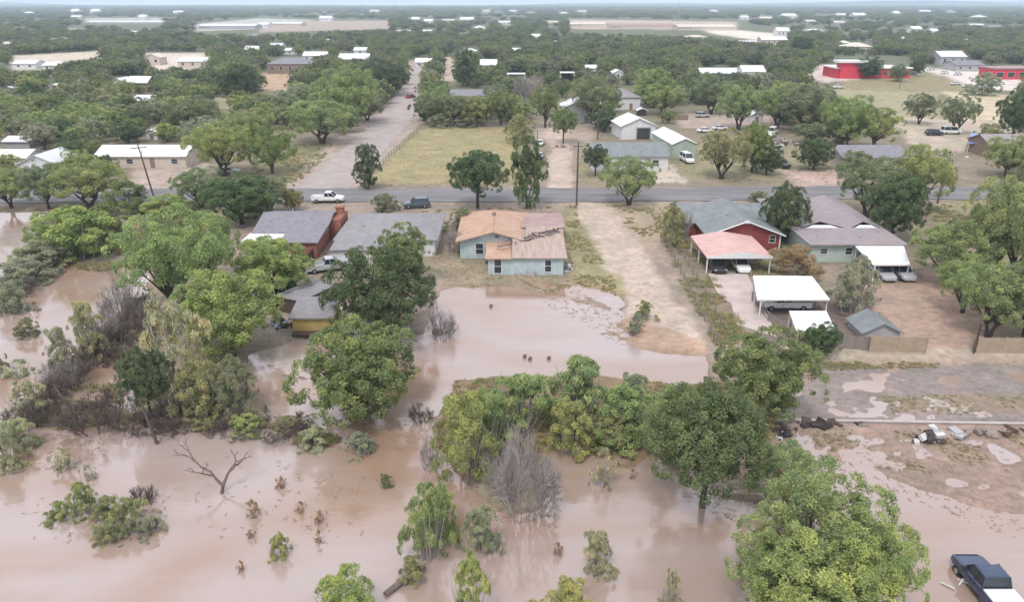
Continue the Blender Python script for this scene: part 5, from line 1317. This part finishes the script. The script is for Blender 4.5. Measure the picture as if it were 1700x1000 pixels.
# far woods: one mass, drawn from light tree meshes joined per prototype
far_pts = [(x, y, w, w*rng.uniform(.6,.85)) for x, y, w in rest]
N = 15000
yy = 380*np.exp(rng.random(N)*math.log(8200/380)); xx = rng.uniform(-.95, .95, N)*yy
ww = np.maximum(8.5, yy*.0105)*rng.uniform(.8, 1.5, N); hh = np.clip(5+yy*.0012, 6, 12)*rng.uniform(.75, 1.2, N)
bad = clear_mask(xx, yy, ww, hh); dn = fbm(xx, yy, 90, 41, 3); dn2 = vnoise(xx, yy, 500, 9)
kp = ~bad & ((dn > .36+.10*dn2) | (yy > 2600)); far_pts += list(zip(xx[kp], yy[kp], ww[kp], hh[kp]))
for sgn in (-1, 1):    # woods beyond the sides of the picture
    n_ = 500; y_ = rng.uniform(70, 380, n_); x_ = sgn*y_*rng.uniform(.86, 1.25, n_)
    far_pts += [(a_, b_, c_, c_*.7) for a_, b_, c_ in zip(x_, y_, rng.uniform(7, 11, n_)) if gz(a_, b_) > .1 and not (abs(b_-ym) < 9)]
pcol = bpy.data.collections.new('woodland_sources')
for k, (cm, tm) in enumerate(PROTO['mid']):
    me_ = cm.copy(); bm = bmesh.new(); bm.from_mesh(me_)
    fs = list(bm.faces); rr_ = random.Random(k); bmesh.ops.delete(bm, geom=[f for f in fs if rr_.random() < .5], context='FACES')
    for f in bm.faces:
        c = f.calc_center_median()
        for v in f.verts: v.co = c+(v.co-c)*1.4
    nb = len(bm.faces); t0 = tm
    bm.from_mesh(t0); bm.faces.ensure_lookup_table()
    for i, f in enumerate(bm.faces): f.material_index = 0 if i < nb else 1
    bm.to_mesh(me_); bm.free(); me_.materials.clear(); me_.materials.append(LEAF_FAR); me_.materials.append(BARK)
    oo = bpy.data.objects.new('woodland_source', me_); pcol.objects.link(oo)
def scatter_object(name, pts, coll, label=None):
    P_ = np.array([(x, y, z) for x, y, z, *_ in pts], np.float32); me = bpy.data.meshes.new(name); me.vertices.add(len(P_)); me.vertices.foreach_set('co', P_.ravel())
    a = me.attributes.new('siz', 'FLOAT_VECTOR', 'POINT'); a.data.foreach_set('vector', np.array([(p[3], p[3], p[4]) for p in pts], np.float32).ravel())
    a = me.attributes.new('rot', 'FLOAT_VECTOR', 'POINT'); a.data.foreach_set('vector', np.array([(0, 0, rng.uniform(0, 6.28)) for p in pts], np.float32).ravel())
    a = me.attributes.new('pick', 'INT', 'POINT'); a.data.foreach_set('value', rng.integers(0, 1000, len(pts)).astype(np.int32))
    o = mesh_obj(name, me); ng = bpy.data.node_groups.new(name, 'GeometryNodeTree')
    ng.interface.new_socket('Geometry', in_out='INPUT', socket_type='NodeSocketGeometry'); ng.interface.new_socket('Geometry', in_out='OUTPUT', socket_type='NodeSocketGeometry')
    n = ng.nodes; l = ng.links; gi = n.new('NodeGroupInput'); go_ = n.new('NodeGroupOutput'); ip = n.new('GeometryNodeInstanceOnPoints'); ci = n.new('GeometryNodeCollectionInfo')
    ci.inputs['Collection'].default_value = coll; ci.inputs['Separate Children'].default_value = True; ci.inputs['Reset Children'].default_value = True
    def na(nm, ty): q = n.new('GeometryNodeInputNamedAttribute'); q.data_type = ty; q.inputs['Name'].default_value = nm; return [s for s in q.outputs if s.enabled and s.name == 'Attribute'][0]
    l.new(gi.outputs[0], ip.inputs['Points']); l.new(ci.outputs[0], ip.inputs['Instance']); ip.inputs['Pick Instance'].default_value = True
    l.new(na('pick', 'INT'), ip.inputs['Instance Index']); l.new(na('siz', 'FLOAT_VECTOR'), ip.inputs['Scale'])
    er = n.new('FunctionNodeEulerToRotation'); l.new(na('rot', 'FLOAT_VECTOR'), er.inputs[0]); l.new(er.outputs[0], ip.inputs['Rotation'])
    l.new(ip.outputs[0], go_.inputs[0]); mod = o.modifiers.new('scatter', 'NODES'); mod.node_group = ng
    return tagp(o, label, None, None, 'stuff')
scatter_object('woodland', [(x, y, (gz(x, y) if y < 9000 else .3), w, h) for x, y, w, h in far_pts], pcol)

# ground cover: dry grass and weeds on banks, lots and in the wet margins
gcol = bpy.data.collections.new('grass_sources')
for s in range(4):
    r = np.random.default_rng(s+5); n_ = 46; a = r.random(n_)*6.28; d = r.random(n_)**.6*.5; h = r.uniform(.35, 1, n_)
    base = np.stack([np.cos(a)*d, np.sin(a)*d, np.zeros(n_)], 1); tip = base*1.5+np.stack([r.normal(size=n_)*.12, r.normal(size=n_)*.12, h*.8], 1)
    b_ = r.random(n_)*3.14; wv = np.stack([np.cos(b_), np.sin(b_), np.zeros(n_)], 1)*.07
    V = np.stack([base-wv, base+wv, tip+wv*.3, tip-wv*.3], 1).reshape(-1, 3)
    me_ = finish_leaves('grass_source', V, r.random(n_), [TUFT]); gcol.objects.link(bpy.data.objects.new('grass_source', me_))
pts = []
TRACK = [(955,336),(1020,345),(1056,400),(1090,455),(1135,515),(1185,590),(1030,580),(1010,545),(1030,515),(1022,470),(1000,435),(980,405),(960,372)]
ZG = [([(700,430),(1050,380),(1060,470),(960,480),(730,480)],300,.22),([(925,345),(985,345),(1040,440),(1050,510),(960,500)],600,.26),([(735,628),(1290,640),(1290,745),(735,770)],1500,.36),
      ([(868,468),(960,470),(1030,500),(1000,520),(930,490)],200,.22),([(1100,400),(1150,400),(1225,530),(1250,570),(1190,575),(1130,470)],500,.5),
      ([(80,420),(200,380),(330,345),(230,440),(140,450)],700,.8),([(40,700),(120,620),(240,480),(255,520),(200,640),(215,705)],500,.5),([(215,695),(510,702),(510,714),(60,710)],500,.4),
      ([(1340,600),(1450,596),(1560,600),(1560,606),(1350,612)],260,.28),([(600,330),(690,206),(858,212),(870,306)],160,.3),([(700,350),(1130,338),(1130,400),(940,380),(760,440)],500,.5),
      ([(1300,712),(1700,716),(1700,800),(1440,770)],400,.2),([(1000,520),(1100,500),(1180,590),(1050,580)],150,.25),([(430,700),(735,702),(735,750),(480,745)],420,.6),
      ([(440,240),(560,240),(500,300),(400,320)],300,.6),([(960,240),(1390,240),(1390,303),(960,305)],400,.3),([(1540,340),(1700,340),(1700,400),(1560,390)],250,.6),([(1245,400),(1340,400),(1340,470),(1245,460)],200,.5),
      ([(1420,655),(1600,650),(1700,655),(1700,690),(1480,682)],200,.2)]
for poly, n_, sz in ZG:
    xs = [p_[0] for p_ in poly]; ys = [p_[1] for p_ in poly]; k = 0; t = 0
    while k < n_ and t < n_*12:
        t += 1; px, py = rng.uniform(min(xs), max(xs)), rng.uniform(min(ys), max(ys))
        if not inpoly(np.array([px]), np.array([py]), poly)[0]: continue
        if inpoly(np.array([px]), np.array([py]), TRACK)[0]: continue
        X, Y = G(px, py, .3); z = gz(X, Y)
        if z < -.12 or vnoise(np.array([X]), np.array([Y]), 3.0, 4)[0] < .35: continue
        pts.append((X, Y, z-.03, sz*rng.uniform(.6,1.5), sz*rng.uniform(.5,1.1))); k += 1
scatter_object('grass', pts, gcol)
# drift: floating twigs and leaves on the flood
dcol = bpy.data.collections.new('drift_sources')
for s in range(3):
    r = random.Random(s+60); b = MB()
    for i in range(12):
        a = r.random()*3.14; x, y = r.gauss(0,.5), r.gauss(0,.4); L_ = r.uniform(.06,.2); v = Vector((math.cos(a)*L_, math.sin(a)*L_*.5, r.uniform(0,.08)))
        b.tube([Vector((x,y,.0))-v, Vector((x,y,.02))+v], [.09,.05], 4, 0)
    dcol.objects.link(bpy.data.objects.new('drift_source', mesh_of(b, 'drift_source', [S('thatch')])))
pts = []
for poly, n_ in [([(1320,724),(1700,726),(1700,900),(1560,850),(1400,800)],260),([(430,705),(735,705),(735,750),(480,745)],160),([(870,480),(960,478),(1040,530),(1040,580),(930,520)],200),
                 ([(400,790),(560,790),(560,920),(400,920)],30),([(1130,790),(1290,790),(1290,880),(1180,860)],140),([(760,770),(930,790),(930,880),(780,860)],170),([(0,700),(210,710),(180,780),(0,780)],150),([(20,430),(190,430),(60,500),(0,500)],120),([(90,640),(215,640),(215,700),(90,700)],120),([(1100,735),(1290,735),(1290,800),(1090,800)],100),([(215,500),(250,510),(70,700),(30,690)],500),([(60,702),(510,706),(510,716),(60,712)],400),([(300,760),(640,760),(600,900),(350,900)],60),([(20,820),(290,820),(290,910),(60,900)],60)]:
    xs = [p_[0] for p_ in poly]; ys = [p_[1] for p_ in poly]; k = 0
    while k < n_:
        px, py = rng.uniform(min(xs), max(xs)), rng.uniform(min(ys), max(ys))
        if not inpoly(np.array([px]), np.array([py]), poly)[0]: continue
        k += 1; X, Y = G(px, py, 0); s_ = rng.uniform(.10,.34); pts.append((X, Y, max(.01, gz(X, Y)+.01), s_, s_))
scatter_object('drift_litter', pts, dcol)

# distant low hills
b = MB(); r = random.Random(9); pv = None
for i in range(81):
    x = -11000+i*275; y = 9000+400*math.sin(i*.21); h = 26+22*math.sin(i*.13+.4)+10*math.sin(i*.47)+r.uniform(-3,3)
    cur = [(x,y-700,-2),(x,y,h*.8),(x,y+500,h),(x,y+1500,-2)]
    if pv: b.add([pv[0],cur[0],cur[1],pv[1],pv[2],cur[2],pv[3],cur[3]], [(0,1,2,3),(3,2,5,4),(4,5,7,6)], 0, True)
    pv = cur
surf('hill_green', (.06,.08,.06), .95, .2, .01)
tagp(b.build('hills', S('hill_green')), kind='structure')

# air
hb = MB(); hb.box(-70000, 70000, -300, 11200, -8, 135)
m, n, l = nodes('haze_air'); out = n.new("ShaderNodeOutputMaterial"); v = n.new("ShaderNodeVolumePrincipled"); v.inputs['Color'].default_value = (.66,.80,.95,1); v.inputs['Density'].default_value = HAZE; v.inputs['Anisotropy'].default_value = 0
l.new(v.outputs[0], out.inputs['Volume']); ho_ = hb.build('haze', m); ho_['kind'] = 'stuff'

# ---------------------------------------------------------------- words for the trees that have none yet
LM = [('the long white roofed house',236,262),('the leftmost gabled house',66,272),('the gravel road',640,220),('the tan field',458,140),('the dark grey hip roof',482,108),('the green lawn',372,172),
      ('the pale dirt lot',318,104),('the tan path',746,115),('the red building',1450,112),('the car lot',1600,128),('the right field',1560,190),('the white garage',1055,210),('the grey gabled house',960,184),
      ('the long low grey roof',1200,124),('the far pale strip',1085,42),('the middle white carports',900,130),('the grass field',775,210),('the green barn',1130,235),('the row of junk vehicles',1288,240),
      ('the upper left clearing',60,105),('the grey roofed house at right',1448,262),('the cream domed roof',1425,82),('the long far roof',380,42),('the left white roofed house',228,140),('the white houses at far left',90,145)]
TW = dict(dark='dark green', deep='very dark', green='green', bright='bright green', olive='olive', grey='grey green', yellow='yellow green', mesq='light green', pale='pale', brown='brown', dull='dull green')
tmp = {}
for t in ALLTREES:
    o, px, py, lab, kind, tone, wpx, ptop = t
    if lab: continue
    nm, lx, ly = min(LM, key=lambda q: (q[1]-px)**2+((q[2]-py)*2.2)**2); dx, dy = px-lx, py-ly
    rel = ('left of' if dx < 0 else 'right of') if abs(dx) > abs(dy)*1.3 else ('beyond' if dy < 0 else 'in front of')
    if abs(dx) > 120: rel = 'well '+rel if rel in ('left of','right of') else rel
    sz = 'small' if wpx < 24 else ('medium' if wpx < 38 else 'broad')
    tmp.setdefault('%s %s tree %s %s' % (sz, TW[tone], rel, nm), []).append((px, o))
ORD = ['leftmost','second from left','third from left','fourth from left','fifth from left','sixth from left','seventh from left','eighth from left','ninth from left','tenth from left']
for k, L_ in tmp.items():
    L_.sort(key=lambda q: q[0])
    for i, (_, o) in enumerate(L_):
        o['label'] = k if len(L_) == 1 else (k+', '+('rightmost' if i == len(L_)-1 else ORD[min(i, 9)]))
        o['group'] = 'trees'
seen = {}
for o in scene.objects:
    if o.parent is None and 'label' in o: seen.setdefault(o['label'], []).append(o.name)
for k, v_ in seen.items():
    if len(v_) > 1 or not 4 <= len(k.split()) <= 16: print('LABEL', len(k.split()), k, v_)
print('TREES', sum(1 for t in ALLTREES if t[4] in KIND), 'FAR', len(far_pts))
